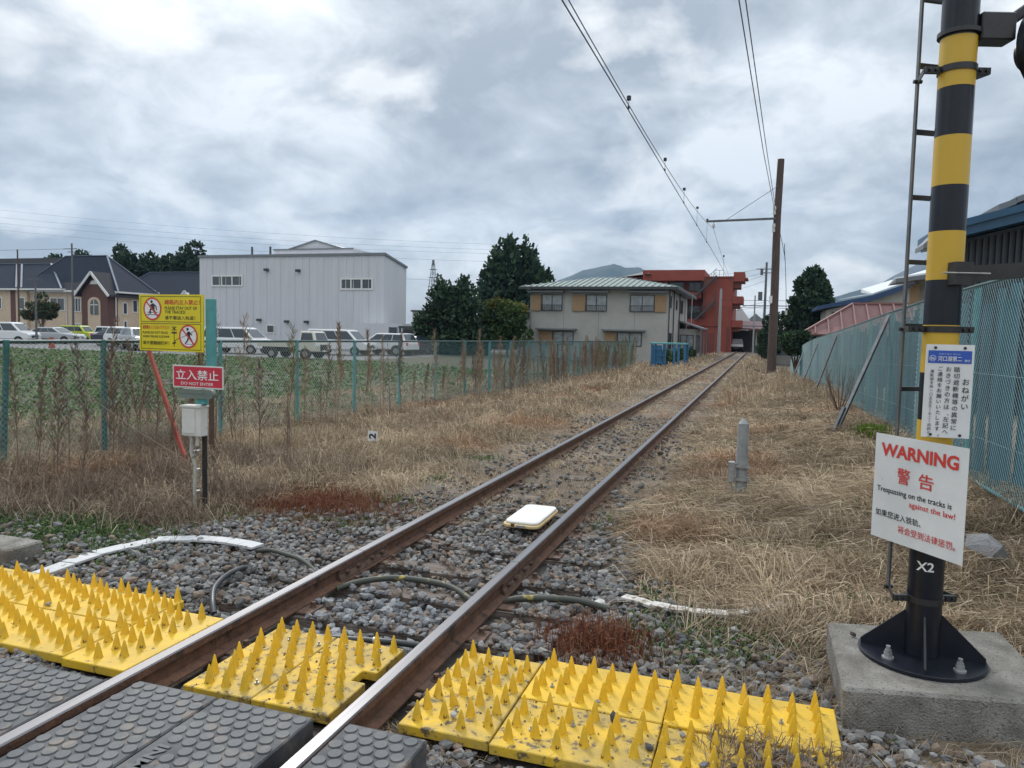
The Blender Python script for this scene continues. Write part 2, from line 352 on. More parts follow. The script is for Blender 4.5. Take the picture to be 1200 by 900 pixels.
def grid(name, xs, ys, matn, label_kind='structure', colf=None, dz=0.):
    X, Y = np.meshgrid(xs, ys); Z = zfun(X, Y)+dz; nx, ny = len(xs), len(ys)
    V = np.stack([X.ravel(), Y.ravel(), Z.ravel()], 1); i = np.arange(nx*ny).reshape(ny, nx)
    F = np.stack([i[:-1, :-1].ravel(), i[:-1, 1:].ravel(), i[1:, 1:].ravel(), i[1:, :-1].ravel()], 1)
    c = None if colf is None else colf(V[:, 0], V[:, 1])
    o = mkobj(name, npmesh(name, V, F, matn, c, smooth=True)); o['kind'] = label_kind; return o
mat('ground', attr='Col', rough=.95, bump=.8, bscale=22, world_co=True, spots=((.05, .038, .028), 7, .5, .2))
mat('field', attr='Col', rough=.95, bump=.8, bscale=9, world_co=True, spots=((.075, .06, .045), 3.2, .52, .15))
def mixc(a, b, t): return np.asarray(a)[None, :]*(1-t[:, None])+np.asarray(b)[None, :]*t[:, None]
def ground_col(x, y):
    n = np.clip(.5+.6*snoise(x, y, 3.0, 3), 0, 1)
    c = mixc((.13, .098, .068), (.235, .185, .13), n)
    bal = (1-ss(1.3, 2.3, np.abs(x)+.5*snoise(x, y, 2., 8)))*(1-.65*ss(6, 11, y)); c = c*(1-bal[:, None])+np.array((.10, .09, .08))[None, :]*bal[:, None]
    g = ss(2.2, 3.0, -x)*(1-ss(6.0, 7.5, y)); c = c*(1-g[:, None])+np.array((.055, .055, .028))[None, :]*g[:, None]
    return c
ys = np.concatenate([np.arange(-4, 14, .2), np.arange(14, 40, .5), np.arange(40, 112, 2.)])
grid('ground', np.concatenate([np.arange(-6.3, 6.2, .16), np.arange(6.3, 42, 3.)]), ys, 'ground', colf=ground_col)
def field_col(x, y):
    n = np.clip(.5+.7*snoise(x, y, 1.1, 13), 0, 1); return mixc((.07, .06, .038), (.055, .066, .026), n)
PX1 = 36.5
grid('field', np.concatenate([np.arange(-70, -20, 2.), np.arange(-20, -6.3, .8), [-6.3]]), np.concatenate([np.arange(-4, 36.5, .6), [PX1]]), 'field', colf=field_col)
grid('yard', np.concatenate([np.arange(-19.5, -6.3, 1.2), [-6.3]]), np.arange(PX1, 112, 3.), 'field', colf=field_col)
grid('parking_lot', np.concatenate([np.arange(-150, -20, 10.), [-19.5]]), np.arange(PX1, 112, 5.), 'asphalt')
o = MB().add([(-3500, -600, -1.75), (3500, -600, -1.75), (3500, 3600, -1.75), (-3500, 3600, -1.75)], [(0, 1, 2, 3)]).build('land', 'soil_far'); o['kind'] = 'structure'

# ================================================================== track
def rail_profile(cx):
    h = [(-.062, .02), (.062, .02), (.062, .030), (.012, .045), (.009, .105), (.0325, .118), (.0325, .153), (.027, .160), (-.027, .160), (-.0325, .153), (-.0325, .118), (-.009, .105), (-.012, .045), (-.062, .030)]
    return [(cx+a, b) for a, b in h]
def make_rail(cx, y0, y1, label):
    mb = MB(); P = rail_profile(cx); n = len(P); ys = np.linspace(y0, y1, 3)
    vs = [(x, y, z) for y in ys for x, z in P]; mb.v = vs
    for k in range(2):
        for i in range(n):
            j = (i+1) % n; mb.f.append((k*n+i, k*n+j, (k+1)*n+j, (k+1)*n+i)); mb.m.append(1 if i in (6, 7, 8) else 0)
    mb.f += [tuple(range(n)), tuple(range(3*n-1, 2*n-1, -1))]; mb.m += [0, 0]
    o = mb.build('rail', ['rail_rust', 'rail_top']); return tag(o, label, 'rail', 'running rails of the track')
rl1 = make_rail(-.566, -2, 4.705, 'left steel rail nearest the camera, running past the rubber mats')
rl2 = make_rail(-.566, 4.712, 90, 'left steel rail beyond the bolted joint, running off to the orange building')
rr1 = make_rail(.566, -2, 4.875, 'right steel rail nearest the camera, between the two groups of yellow spike panels')
rr2 = make_rail(.566, 4.882, 90, 'right steel rail beyond the bolted joint, beside the dry grass')
for cx, yj, par in ((-.566, 4.708, rl2), (.566, 4.878, rr2)):
    for s in (-1, 1):
        mb = MB(); x0 = cx+s*.014
        mb.prism([(x0, .048), (x0+s*.034, .038), (x0+s*.026, .06), (x0+s*.014, .075), (x0+s*.016, .10), (x0+s*.022, .114), (x0, .118)], 'y', yj-.34, yj+.34)
        jb = mb.build('joint_bar', 'rust_dark', par)
        for k in (-.25, -.1, .1, .25):
            MB().cyl((cx+s*.026, yj+k, .082), (cx+s*.058, yj+k, .082), .016, n=6).build('bolt', 'rust_dark', jb)
# sleepers -------------------------------------------------------------
def sleeper_mesh():
    mb = MB(); nx = 9
    P = []
    for i in range(nx+1):
        x = -1.05+2.1*i/nx; j = lambda: random.uniform(-.008, .008)
        P += [(x, -.10+j(), -.12), (x, .10+j(), -.12), (x, .10+j(), .005+j()*.5), (x, .03+j(), .010+j()*.4), (x, .0+j(), .002+j()*.5), (x, -.10+j(), .004+j()*.6)]
    mb.v = P
    for i in range(nx):
        for k in range(6): mb.f.append((i*6+k, i*6+(k+1) % 6, (i+1)*6+(k+1) % 6, (i+1)*6+k)); mb.m.append(0)
    mb.f += [tuple(range(6)), tuple(range(nx*6+5, nx*6-1, -1))]; mb.m += [0, 0]
    return mb.mesh('sleeper', 'sleeper_wood')
slm = [sleeper_mesh() for _ in range(3)]
plate_me = MB().box((-.155, -.08, -.004), (.155, .08, .013)).mesh('tie_plate', 'rust_dark', bevel=.004)
b_ = MB().cyl((0, 0, .012), (0, 0, .018), .026, n=10); b_.cyl((0, 0, .018), (0, 0, .046), .016, n=6); bolt_me = b_.mesh('bolt', 'rust_dark')
SLY = [1.4, 2.05, 2.66, 3.27, 3.91, 4.44, 4.98]+[5.6+.64*k for k in range(131)]
def sl_label(i, y):
    if y < 1.5: return 'wooden sleeper hidden beneath the rubber crossing mats'
    if y > 15: return 'weathered wooden sleeper half buried in dry grass along the far track'
    o = ['', 'second sleeper under the rubber mats', 'sleeper under the near edge of the yellow spike panels', 'sleeper under the far half of the middle spike panels',
         'gravel-covered sleeper just beyond the middle spike panels', 'sleeper just on the near side of the rail joints', 'sleeper just beyond the rail joints, under the yellow marked hose',
         'weathered sleeper in front of the white track plate', 'cracked sleeper right under the white track plate']
    if i < len(o): return 'wooden '+o[i] if not o[i].startswith(('wooden', 'weathered', 'cracked', 'gravel')) else o[i].replace('sleeper', 'wooden sleeper')
    return 'weathered wooden sleeper half buried in dry grass along the far track'
for i, y in enumerate(SLY):
    s = mkobj('sleeper', slm[i % 3]); s.location = (random.uniform(-.03, .03), y, random.uniform(-.004, .004)); s.rotation_euler.z = random.uniform(-.012, .012)
    tag(s, sl_label(i, y), 'sleeper', 'wooden sleepers under the track')
    if y < 15:
        for cx in (-.566, .566):
            p = mkobj('tie_plate', plate_me, s); p.location = (cx-s.location.x, 0, .009)
            for dx in (-.11, .11):
                q = mkobj('bolt', bolt_me, p); q.location = (dx, .03*(1 if dx > 0 else -1), 0)

# ================================================================== crossing mats
MZ = .150
stud_me = MB().cyl((0, 0, -.002), (0, 0, .0045), .0285, .0265, n=18).mesh('stud', 'rubber', smooth=True)
def crossing_mat(x0, x1, y0, y1, label, skip=None):
    t = thing('crossing_mat', label, 'rubber mat', ((x0+x1)/2, (y0+y1)/2, .0), 'rubber mats of the crossing')
    MB().box((x0, y0, .02), (x1, y1, MZ)).build('base', 'rubber_base', t, bevel=.006)
    L = t.location; pitch = .067; row = .058; k = 0; y = y1-.045
    while y > y0+.03:
        x = x0+.036+(pitch/2 if k % 2 else 0)
        while x < x1-.028:
            if not (skip and skip(x, y)):
                s = mkobj('stud', stud_me, t); s.location = (x-L.x, y-L.y, MZ-L.z+.001)
            x += pitch
        y -= row; k += 1
    return t
crossing_mat(-.478, -.044, 1.25, 2.585, 'black rubber crossing mat with round studs, inside the left rail')
om = crossing_mat(-.034, .442, 1.25, 2.585, 'black rubber crossing mat with raised maker lettering, inside the right rail', skip=lambda x, y: -.02 < x < .075 and 1.93 < y < 2.25)
fr = Frame((.062, 1.95, MZ+.0005), (0, 1, 0), (-1, 0, 0))
letter(om, fr, 'OMNI', 0, 0, .055, 'rubber', w=.25, thick=.03, lift=.004, name='embossed_lettering')
letter(om, fr, 'OMNI', .003, -.003, .055, 'rubber_base', w=.25, thick=.045, lift=.002, name='embossed_lettering')
crossing_mat(-1.27, -.625, 1.25, 2.535, 'dusty black rubber crossing mat outside the left rail, in front of the left spike panels')
crossing_mat(.60, .955, 1.25, 2.60, 'short black rubber crossing mat outside the right rail')

# ================================================================== yellow spike panels
def cone_mesh(m, jit):
    mb = MB(); n = 12; prof = [(.0248, 0), (.0225, .005), (.0208, .012), (.0125, .052), (.0055, .080), (.003, .087), (0, .089)]
    prof = [(r, z*jit) for r, z in prof]
    for r, z in prof[:-1]: mb.v += [(r*math.cos(2*math.pi*i/n), r*math.sin(2*math.pi*i/n), z) for i in range(n)]
    mb.v.append((0, 0, prof[-1][1]))
    for k in range(len(prof)-2):
        for i in range(n): mb.f.append((k*n+i, k*n+(i+1) % n, (k+1)*n+(i+1) % n, (k+1)*n+i)); mb.m.append(0)
    k = len(prof)-2
    for i in range(n): mb.f.append((k*n+i, k*n+(i+1) % n, len(mb.v)-1)); mb.m.append(0)
    return mb.mesh('spike', m, smooth=True)
cones = [cone_mesh('yellow_cone', j) for j in (1, .96, 1.03)]; cones_w = [cone_mesh('yellow_cone_worn', j) for j in (1, .97, 1.02)]
pin_me = MB().cyl((0, 0, 0), (0, 0, .022), .005, n=6).cyl((0, 0, 0), (0, 0, .008), .011, n=6).mesh('fixing_pin', 'galv')
def spike_panel(x0, x1, y0, y1, zt, label, pts, worn=.3, dirty=False, pins=(), th=.045, notch=None):
    t = thing('spike_panel', label, 'spike panel', ((x0+x1)/2, (y0+y1)/2, 0), 'yellow spike panels beside the crossing'); L = t.location
    mb = MB(); m = 'yellow_panel_dirty' if dirty else 'yellow_panel'
    if notch:
        a, b, c, d = notch; mb.prism([(x0, y0), (x1, y0), (x1, b), (a, b), (a, d), (x1, d), (x1, y1), (x0, y1)], 'z', zt-th, zt)
    else: mb.box((x0, y0, zt-th), (x1, y1, zt))
    mb.build('base', m, t, bevel=.004)
    for x, y in pts:
        if not (x0+.015 < x < x1-.015 and y0+.015 < y < y1-.01): continue
        if notch and x > notch[0]-.03 and notch[1]-.03 < y < notch[3]+.03: continue
        s = mkobj('spike', random.choice(cones_w if random.random() < worn else cones), t)
        s.location = (x-L.x+random.uniform(-.002, .002), y-L.y+random.uniform(-.002, .002), zt-.001); bn = .22 if random.random() < .07 else .03; s.rotation_euler = (random.uniform(-bn, bn), random.uniform(-bn, bn), random.uniform(0, 6))
    for x, y in pins:
        s = mkobj('fixing_pin', pin_me, t); s.location = (x-L.x, y-L.y, zt)
    return t
# middle pair: rows every 0.1, staggered
mp = [(-.29+.098*i+(0.045 if k % 2 == 0 else 0), 2.765+.088*k) for k in range(8) for i in range(-1, 9)]
spike_panel(-.342, .030, 2.70, 3.425, .10, 'worn yellow spike panel inside the left rail', mp, .45, True, [(-.2, 2.86), (-.03, 2.83), (-.18, 3.3), (.0, 3.3)])
spike_panel(.036, .438, 2.70, 3.425, .10, 'worn yellow spike panel inside the right rail, with a notch for the rail bolt', mp, .45, True, [(.12, 2.83), (.30, 2.82), (.15, 3.32), (.34, 3.34)], notch=(.36, 3.02, .44, 3.13))
def hexpts(x0, dx, y0, dy, nx, ny): return [(x0+dx*i, y0+dy*k+(dy/2 if i % 2 else 0)) for i in range(nx) for k in range(ny)]
lp = hexpts(-3.36, .1105, 2.785, .109, 26, 8)
lpn = [(x, y) for x, y in lp]
spike_panel(-1.105, -.705, 2.71, 3.42, .10, 'yellow spike panel touching the outside of the left rail', [(x-.01, y-.005) for x, y in lp], .35)
spike_panel(-2.08, -1.115, 2.73, 3.155, .10, 'near yellow spike panel left of the track, second from the rail', lp, .2)
spike_panel(-2.08, -1.115, 3.165, 3.56, .10, 'far yellow spike panel left of the track, second from the rail', lp, .08)
spike_panel(-3.10, -2.09, 2.75, 3.165, .10, 'near yellow spike panel at the far left, cut by the picture edge', lp, .15)
spike_panel(-3.10, -2.09, 3.175, 3.60, .10, 'far yellow spike panel at the far left, below the small concrete block', lp, .08)
rp = hexpts(.785, .1035, 2.86, .112, 18, 7)
spike_panel(.722, 1.138, 2.80, 3.59, .07, 'chipped yellow spike panel nearest the outside of the right rail', rp, .7, True, [(.90, 3.36), (.92, 2.98), (1.07, 3.0)])
rb = hexpts(1.207, .1035, 3.27, .105, 14, 4)
spike_panel(1.146, 1.80, 3.215, 3.645, .07, 'clean yellow spike panel behind the near row, right of the track', rb, .06, False, [(1.50, 3.42), (1.26, 3.36), (1.72, 3.5)])
spike_panel(1.806, 2.535, 3.215, 3.625, .07, 'clean yellow spike panel ending at the concrete pole base', rb, .06, False, [(1.93, 3.33), (2.3, 3.4)])
rn = hexpts(1.207, .1035, 2.86, .112, 14, 3)
spike_panel(1.146, 1.80, 2.79, 3.207, .068, 'dirty yellow spike panel in the front row, strewn with stones', rn, .75, True, [(1.44, 3.05), (1.28, 2.95), (1.4, 2.86)])
spike_panel(1.806, 2.52, 2.77, 3.207, .060, 'worn yellow spike panel in the front row, half buried in gravel and twigs', rn, .85, True)

# ================================================================== ballast (stuff) and single stones
def ico():
    bm = bmesh.new(); bmesh.ops.create_icosphere(bm, subdivisions=1, radius=1); bm.verts.ensure_lookup_table()
    V = np.array([v.co for v in bm.verts]); F = np.array([[v.index for v in f.verts] for f in bm.faces]); bm.free(); return V, F
IV, IF = ico()
PANELS = [(-.342, .438, 2.70, 3.425), (-1.105, -.705, 2.71, 3.42), (-3.1, -1.115, 2.73, 3.60), (.722, 1.138, 2.8, 3.59), (1.146, 2.535, 2.77, 3.645)]
MATR = [(-.478, .442, 1.2, 2.585), (-1.27, -.625, 1.2, 2.535), (.60, .955, 1.2, 2.60), (2.56, 3.5, 3.55, 4.6)]
def stones_mesh(name, x, y, z, size, col, seed=1):
    r = np.random.default_rng(seed); n = len(x)
    # 14 angular variants
    var = []
    for k in range(14):
        v = IV*(1+r.uniform(-.28, .28, (12, 1)))*np.array([1, r.uniform(.62, .95), r.uniform(.45, .8)]); v = v+r.uniform(-.1, .1, (12, 3)); var.append(v)
    var = np.array(var)[r.integers(0, 14, n)]                     # n,12,3
    a = r.uniform(0, 6.28, n); b = r.uniform(-.5, .5, n)
    ca, sa, cb, sb = np.cos(a), np.sin(a), np.cos(b), np.sin(b)
    X = var[:, :, 0]*cb[:, None]+var[:, :, 2]*sb[:, None]; Z = -var[:, :, 0]*sb[:, None]+var[:, :, 2]*cb[:, None]; Y = var[:, :, 1]
    X2 = X*ca[:, None]-Y*sa[:, None]; Y2 = X*sa[:, None]+Y*ca[:, None]
    V = np.stack([X2*size[:, None]+x[:, None], Y2*size[:, None]+y[:, None], Z*size[:, None]+z[:, None]], 2).reshape(-1, 3)
    F = (IF[None]+np.arange(n)[:, None, None]*12).reshape(-1, 3)
    return npmesh(name, V, F, 'stone', np.repeat(col, 12, 0))
def inrects(x, y, rects, pad=0.):
    m = np.zeros(len(x), bool)
    for a, b, c, d in rects: m |= (x > a-pad) & (x < b+pad) & (y > c-pad) & (y < d+pad)
    return m
def stone_cols(n, x, y, r):
    g = r.uniform(0, 1, n); base = mixc((.10, .10, .102), (.27, .265, .257), g**1.4)
    br = r.uniform(0, 1, n) < .25+.3*np.exp(-((np.abs(np.abs(x)-.566))/.18)**2)
    base[br] = base[br]*np.array([1.12, .86, .68])*.85
    bl = (np.abs(x) < .5) & (y > 3.4) & (y < 4.5); base[bl] = base[bl]*np.array([1.08, 1.14, 1.22])
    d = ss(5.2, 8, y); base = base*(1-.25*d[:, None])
    return base
def ballast(name, n, x0, x1, y0, y1, s0, s1, seed, keep=None, dz=0.0):
    r = np.random.default_rng(seed); x = r.uniform(x0, x1, n); y = r.uniform(y0, y1, n)
    size = r.uniform(s0, s1, n)*(1+.5*(r.uniform(0, 1, n) > .9))*np.where(y < 2.8, .8, 1)
    k = ~inrects(x, y, PANELS, -.015) & ~inrects(x, y, MATR, .0)
    k &= ~(np.abs(np.abs(x)-.566) < .085)
    k &= ~(inrects(x, y, PANELS, .02) & (r.uniform(0, 1, n) < .5))
    sly = np.array(SLY); nd = np.min(np.abs(y[:, None]-sly[None, :12]), 1)
    k &= ~((nd < .10) & (np.abs(x) < .75) & (y > 4.3) & (y < 5.1) & (r.uniform(0, 1, n) < .9)); k &= ~((nd < .09) & (np.abs(x) < 1.) & (y > 5.1) & (r.uniform(0, 1, n) < .55))
    k &= ~((nd < .11) & (np.abs(np.abs(x)-.566) < .2) & (y > 2.6))
    if keep is not None: k &= keep(x, y, r)
    x, y, size = x[k], y[k], size[k]
    z = zfun(x, y)+r.uniform(-.35, .9, len(x))*size+.012+dz
    z = np.where((nd[k] < .13) & (np.abs(x) < 1.1), np.maximum(z, .018+r.uniform(0, .5, len(x))*size), z)
    z = np.where(np.abs(x) < .5, np.minimum(z, .045), z)
    z = np.where(inrects(x, y, PANELS, .03) | inrects(x, y, MATR, .05), np.minimum(z, .03+dz*.9), z)
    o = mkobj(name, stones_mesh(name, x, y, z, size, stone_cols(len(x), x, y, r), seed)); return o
def kp(x, y, r):
    left = -2.62+.08*np.sin(y*2.1)+.9*ss(4.7, 7, y)+.3*ss(5.5, 8, y); right = 2.9-1.3*ss(3.8, 5.2, y)-.25*ss(6, 8, y)
    e = np.minimum((x-left)/.3, (right-x)/.5); return r.uniform(0, 1, len(x)) < np.clip(e, 0, 1)*(1-.80*ss(5.3, 8.5, y+.4*snoise(x, y, 3, 2)))
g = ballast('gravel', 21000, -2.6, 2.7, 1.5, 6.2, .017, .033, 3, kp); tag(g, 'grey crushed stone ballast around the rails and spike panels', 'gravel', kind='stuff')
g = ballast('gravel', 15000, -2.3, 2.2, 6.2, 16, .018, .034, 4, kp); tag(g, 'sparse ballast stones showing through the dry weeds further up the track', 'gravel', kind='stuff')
g = ballast('gravel', 2600, -5.2, -2.5, 3.6, 4.9, .016, .034, 12, lambda x, y, r: r.uniform(0, 1, len(x)) < .8-.75*ss(4.2, 4.8, y)); tag(g, 'scattered gravel round the small concrete block at the left edge', 'gravel', kind='stuff')
g = ballast('gravel', 2600, -3.6, -.65, 2.54, 2.76, .016, .028, 13, dz=.05); tag(g, 'gravel heaped in the gap between the left rubber mat and the left spike panels', 'gravel', kind='stuff')
g = ballast('gravel', 5000, -3.6, -.6, 1.4, 2.8, .017, .03, 9); tag(g, 'grey gravel between the left rubber mat and the left spike panels', 'gravel', kind='stuff')
g = ballast('gravel', 7000, .6, 4.2, 1.2, 3.6, .014, .03, 10, dz=.005); tag(g, 'dark gravel below the right spike panels and in front of the concrete base', 'gravel', kind='stuff')
r = np.random.default_rng(88); n = 420; x = np.concatenate([r.uniform(2.08, 2.62, n), r.uniform(1.16, 2.5, 90), r.uniform(-.33, .43, 70), r.uniform(.74, 1.12, 40)]); y = np.concatenate([r.uniform(2.76, 3.16, n), r.uniform(2.8, 3.2, 90), r.uniform(2.72, 3.4, 70), r.uniform(2.82, 3.56, 40)])
zt_ = np.where(x < .5, .102, .072)+r.uniform(-.003, .012, len(x))*(x > 2.05); sz = np.concatenate([r.uniform(.006, .024, n), r.uniform(.003, .007, 200)]); sz = np.where((x > 2.05) & (r.uniform(0, 1, len(x)) > (x-2.05)/.35), sz*.4, sz)
g = mkobj('grit', stones_mesh('grit', x, y, zt_, sz, stone_cols(len(x), x, y, r)*np.array([.8, .72, .62]), 88)); tag(g, 'grit and small stones washed over the dirty spike panels', 'grit', kind='stuff')
def stone(x, y, z, s, col, label, group=None, seed=0):
    me = stones_mesh('loose_stone', np.array([0.]), np.array([0.]), np.array([0.]), np.array([s]), np.array([col]), seed); o = mkobj('loose_stone', me); o.location = (x, y, z)
    return tag(o, label, 'stone', group)
stone(1.60, 3.14, .09, .030, (.03, .032, .036), 'large dark stone lying on the front row of right spike panels', seed=2)
stone(1.50, 3.27, .085, .018, (.28, .28, .28), 'pale stone among the spikes above the large dark stone', seed=3)
stone(1.90, 3.12, .082, .020, (.24, .24, .25), 'pale grey pebble on the right spike panels, near the panel seam', seed=4)
stone(1.78, 2.98, .082, .020, (.07, .07, .08), 'dark grey pebble on the front spike panels, left of the twigs', seed=5)
stone(1.16, 3.63, .085, .018, (.04, .04, .045), 'small dark stone on the far edge of the right spike panels', seed=6)
stone(.93, 2.93, .085, .018, (.36, .36, .37), 'pale pebble between the chipped spikes beside the right rail', seed=7)
stone(-1.78, 3.20, .115, .022, (.30, .30, .31), 'grey stone lying between the spikes of the left panels', seed=8)
stone(2.67, 4.22, .215, .016, (.06, .05, .045), 'small dark clod on top of the concrete pole base', seed=9)
stone(2.0, 2.93, .08, .026, (.16, .16, .17), 'flat grey stone in the twigs at the right end of the spike panels', seed=10)
stone(1.22, 4.66, .03, .05, (.55, .54, .52), 'white lump of rock at the edge of the gravel right of the track', seed=11)
stone(3.75, 6.1, .30, .16, (.20, .20, .205), 'big grey rock in the dry grass under the right fence', seed=12)

# ================================================================== hoses, strips, block
def hose(pts, r, m, label, name='hose', ring_at=None):
    P = [Vector(p) for p in pts]; Q = []
    for i in range(len(P)-1):
        p0, p1, p2, p3 = P[max(i-1, 0)], P[i], P[i+1], P[min(i+2, len(P)-1)]
        for t in (0, .25, .5, .75): Q.append(.5*((2*p1)+(-p0+p2)*t+(2*p0-5*p1+4*p2-p3)*t*t+(-p0+3*p1-3*p2+p3)*t**3))
    Q.append(P[-1]); o = MB().tube(Q, r, 10).build(name, m, smooth=True); tag(o, label, 'hose', 'black cable hoses around the track')
    if ring_at is not None:
        a, b = Q[ring_at], Q[ring_at+1]; MB().cyl(a, a+(b-a).normalized()*.02, r*1.25, n=12).build('clamp_ring', 'galv', o)
    return o
hose([(-.50, 4.28, .02), (-.39, 4.40, .045), (-.2, 4.53, .055), (.05, 4.56, .052), (.25, 4.52, .045), (.46, 4.38, .02)], .021, 'hose_yellow', 'black hose with yellow marks arching between the rails at the joint')
hose([(-.50, 3.5, .0), (-.3, 3.50, .03), (-.13, 3.53, .035), (.11, 3.58, .035), (.3, 3.62, .035), (.46, 3.66, .02)], .018, 'hose', 'plain black hose behind the middle spike panels', ring_at=13)
hose([(.64, 4.46, .03), (.74, 4.48, .055), (.9, 4.53, .06), (1.1, 4.58, .055), (1.28, 4.60, .02)], .022, 'hose_yellow', 'black hose with yellow marks right of the right rail')
hose([(-1.56, 4.74, .02), (-1.38, 4.73, .06), (-1.2, 4.68, .065), (-1.0, 4.62, .055), (-.80, 4.52, .01)], .016, 'hose_yellow', 'yellowed thin hose running from the white strip to the left rail')
hose([(-.98, 3.66, .0), (-1.06, 3.74, .04), (-1.18, 3.90, .062), (-1.27, 4.12, .062), (-1.30, 4.32, .05), (-1.30, 4.45, .01)], .019, 'hose', 'black hose looping over the gravel left of the left rail')
def strip(pts, w, m, label, segs, z=.045):
    t = thing('white_strip', label, 'edge strip', (pts[0][0], pts[0][1], 0)); P = [Vector((x, y, 0)) for x, y in pts]
    for i in range(len(P)-1):
        a, b = P[i], P[i+1]; nseg = segs
        for k in range(nseg):
            p = a.lerp(b, (k+.012)/nseg); q = a.lerp(b, (k+.988)/nseg); d = (b-a).normalized(); s = Vector((-d.y, d.x, 0))*w/2
            zs = [max(z, zf(v.x, v.y)+.04)+random.uniform(-.004, .004) for v in (p, q)]
            MB().hexa([p-s+Vector((0, 0, zs[0]-.02)), p+s+Vector((0, 0, zs[0]-.02)), q+s+Vector((0, 0, zs[1]-.02)), q-s+Vector((0, 0, zs[1]-.02)),
                       p-s+Vector((0, 0, zs[0])), p+s+Vector((0, 0, zs[0])), q+s+Vector((0, 0, zs[1])), q-s+Vector((0, 0, zs[1]))]).build('segment', m, t, bevel=.003)
    return t
strip([(-2.43, 3.66), (-2.47, 4.15), (-2.34, 4.60), (-2.10, 4.76), (-1.80, 4.80), (-1.50, 4.76)], .13, 'strip_white', 'white curved edging strip around the gravel left of the track', 2, z=.075)
strip([(1.36, 4.74), (1.56, 4.66), (1.78, 4.64), (2.02, 4.68), (2.24, 4.84), (2.36, 5.0)], .08, 'strip_white_worn', 'worn white edging strip half buried in grass right of the track', 2, z=.075)
MB().hexa([(-3.3, 3.72, -.02), (-2.80, 3.74, -.02), (-2.80, 4.0, -.02), (-3.3, 4.0, -.02), (-3.3, 3.72, .17), (-2.80, 3.74, .17), (-2.80, 4.0, .17), (-3.3, 4.0, .17)]).build('concrete_block', 'concrete', bevel=.012)
tag(bpy.data.objects['concrete_block'], 'small grey concrete block at the left picture edge behind the spikes', 'concrete block')
# white track plate between the rails
t = thing('track_plate', 'white plate with yellowed rim lying between the rails', 'track device', (.2, 6.4, 0))
rot = R(-3)
def rrect(cx, cy, w, h, r): return [(cx+sx*(w/2-r)+r*math.cos(a), cy+sy*(h/2-r)+r*math.sin(a)) for sx, sy, a0 in ((1, -1, -90), (1, 1, 0), (-1, 1, 90), (-1, -1, 180)) for a in [R(a0+30*k) for k in range(4)]]
MB().prism(rrect(.22, 6.41, .34, .72, .07), 'z', .072, .100).build('rim', 'beacon_yellow', t, bevel=.006)
MB().prism(rrect(.22, 6.42, .31, .68, .06), 'z', .099, .124).build('cover', 'beacon_white', t, bevel=.008)
MB().box((.14, 6.045, .083), (.17, 6.062, .110)).build('catch', 'rust_dark', t)
MB().box((.19, 6.042, .082), (.27, 6.060, .10)).build('label_plate', 'galv', t)
for y_ in (6.2, 6.6): MB().box((.08, y_, .0), (.36, y_+.1, .071)).build('support', 'rust_dark', t)

# ================================================================== main crossing pole
POLE = Vector((2.966, 4.08, 0)); ZB = .20
MB().hexa([(2.575, 3.56, -.05), (3.52, 3.75, -.05), (3.46, 4.62, -.05), (2.56, 4.42, -.05), (2.56, 3.57, ZB), (3.50, 3.77, ZB), (3.45, 4.60, ZB), (2.56, 4.40, ZB)]).build('foundation_block', 'concrete', bevel=.014)
tag(bpy.data.objects['foundation_block'], 'rough concrete block under the black and yellow striped pole', 'concrete block')
t = thing('crossing_pole', 'tall black and yellow striped crossing pole bolted to a concrete base', 'pole', (POLE.x, POLE.y, ZB)); RP = .079
def pz(a, b, m, name, r=RP, parent=t, n=32): return MB().cyl((POLE.x, POLE.y, a), (POLE.x, POLE.y, b), r, n=n).build(name, m, parent, smooth=True)
zs = [.222, 1.16, 1.39, 1.62, 1.85, 2.065, 2.295, 2.51, 2.74, 2.965, 3.195, 5.0]
for k in range(len(zs)-1):
    pz(zs[k], zs[k+1], 'band_yellow' if k % 2 else 'black_paint', 'yellow_band' if k % 2 else 'black_band')
mb = MB(); mb.cyl((POLE.x, POLE.y, ZB), (POLE.x, POLE.y, ZB+.02), .285, n=48); bp = mb.build('base_plate', 'black_paint', t, smooth=True, bevel=.002)
for k in range(4):
    a = R(-97+90*k); d = Vector((math.cos(a), math.sin(a), 0)); s = Vector((-d.y, d.x, 0))*.005
    pts = [POLE+d*.078+Vector((0, 0, ZB+.02)), POLE+d*.275+Vector((0, 0, ZB+.02)), POLE+d*.275+Vector((0, 0, ZB+.045)), POLE+d*.078+Vector((0, 0, ZB+.23))]
    MB().add([p-s for p in pts]+[p+s for p in pts], [(0, 1, 2, 3), (7, 6, 5, 4), (0, 4, 5, 1), (1, 5, 6, 2), (2, 6, 7, 3), (3, 7, 4, 0)]).build('gusset', 'black_paint', t)
    a += R(45); c = POLE+Vector((math.cos(a), math.sin(a), 0))*.215
    MB().cyl((c.x, c.y, ZB+.02), (c.x, c.y, ZB+.028), .028, n=16).cyl((c.x, c.y, ZB+.028), (c.x, c.y, ZB+.05), .020, n=6).cyl((c.x, c.y, ZB+.05), (c.x, c.y, ZB+.062), .016, n=6).cyl((c.x, c.y, ZB+.06), (c.x, c.y, ZB+.082), .0105, n=10).build('anchor_bolt', 'galv', t)
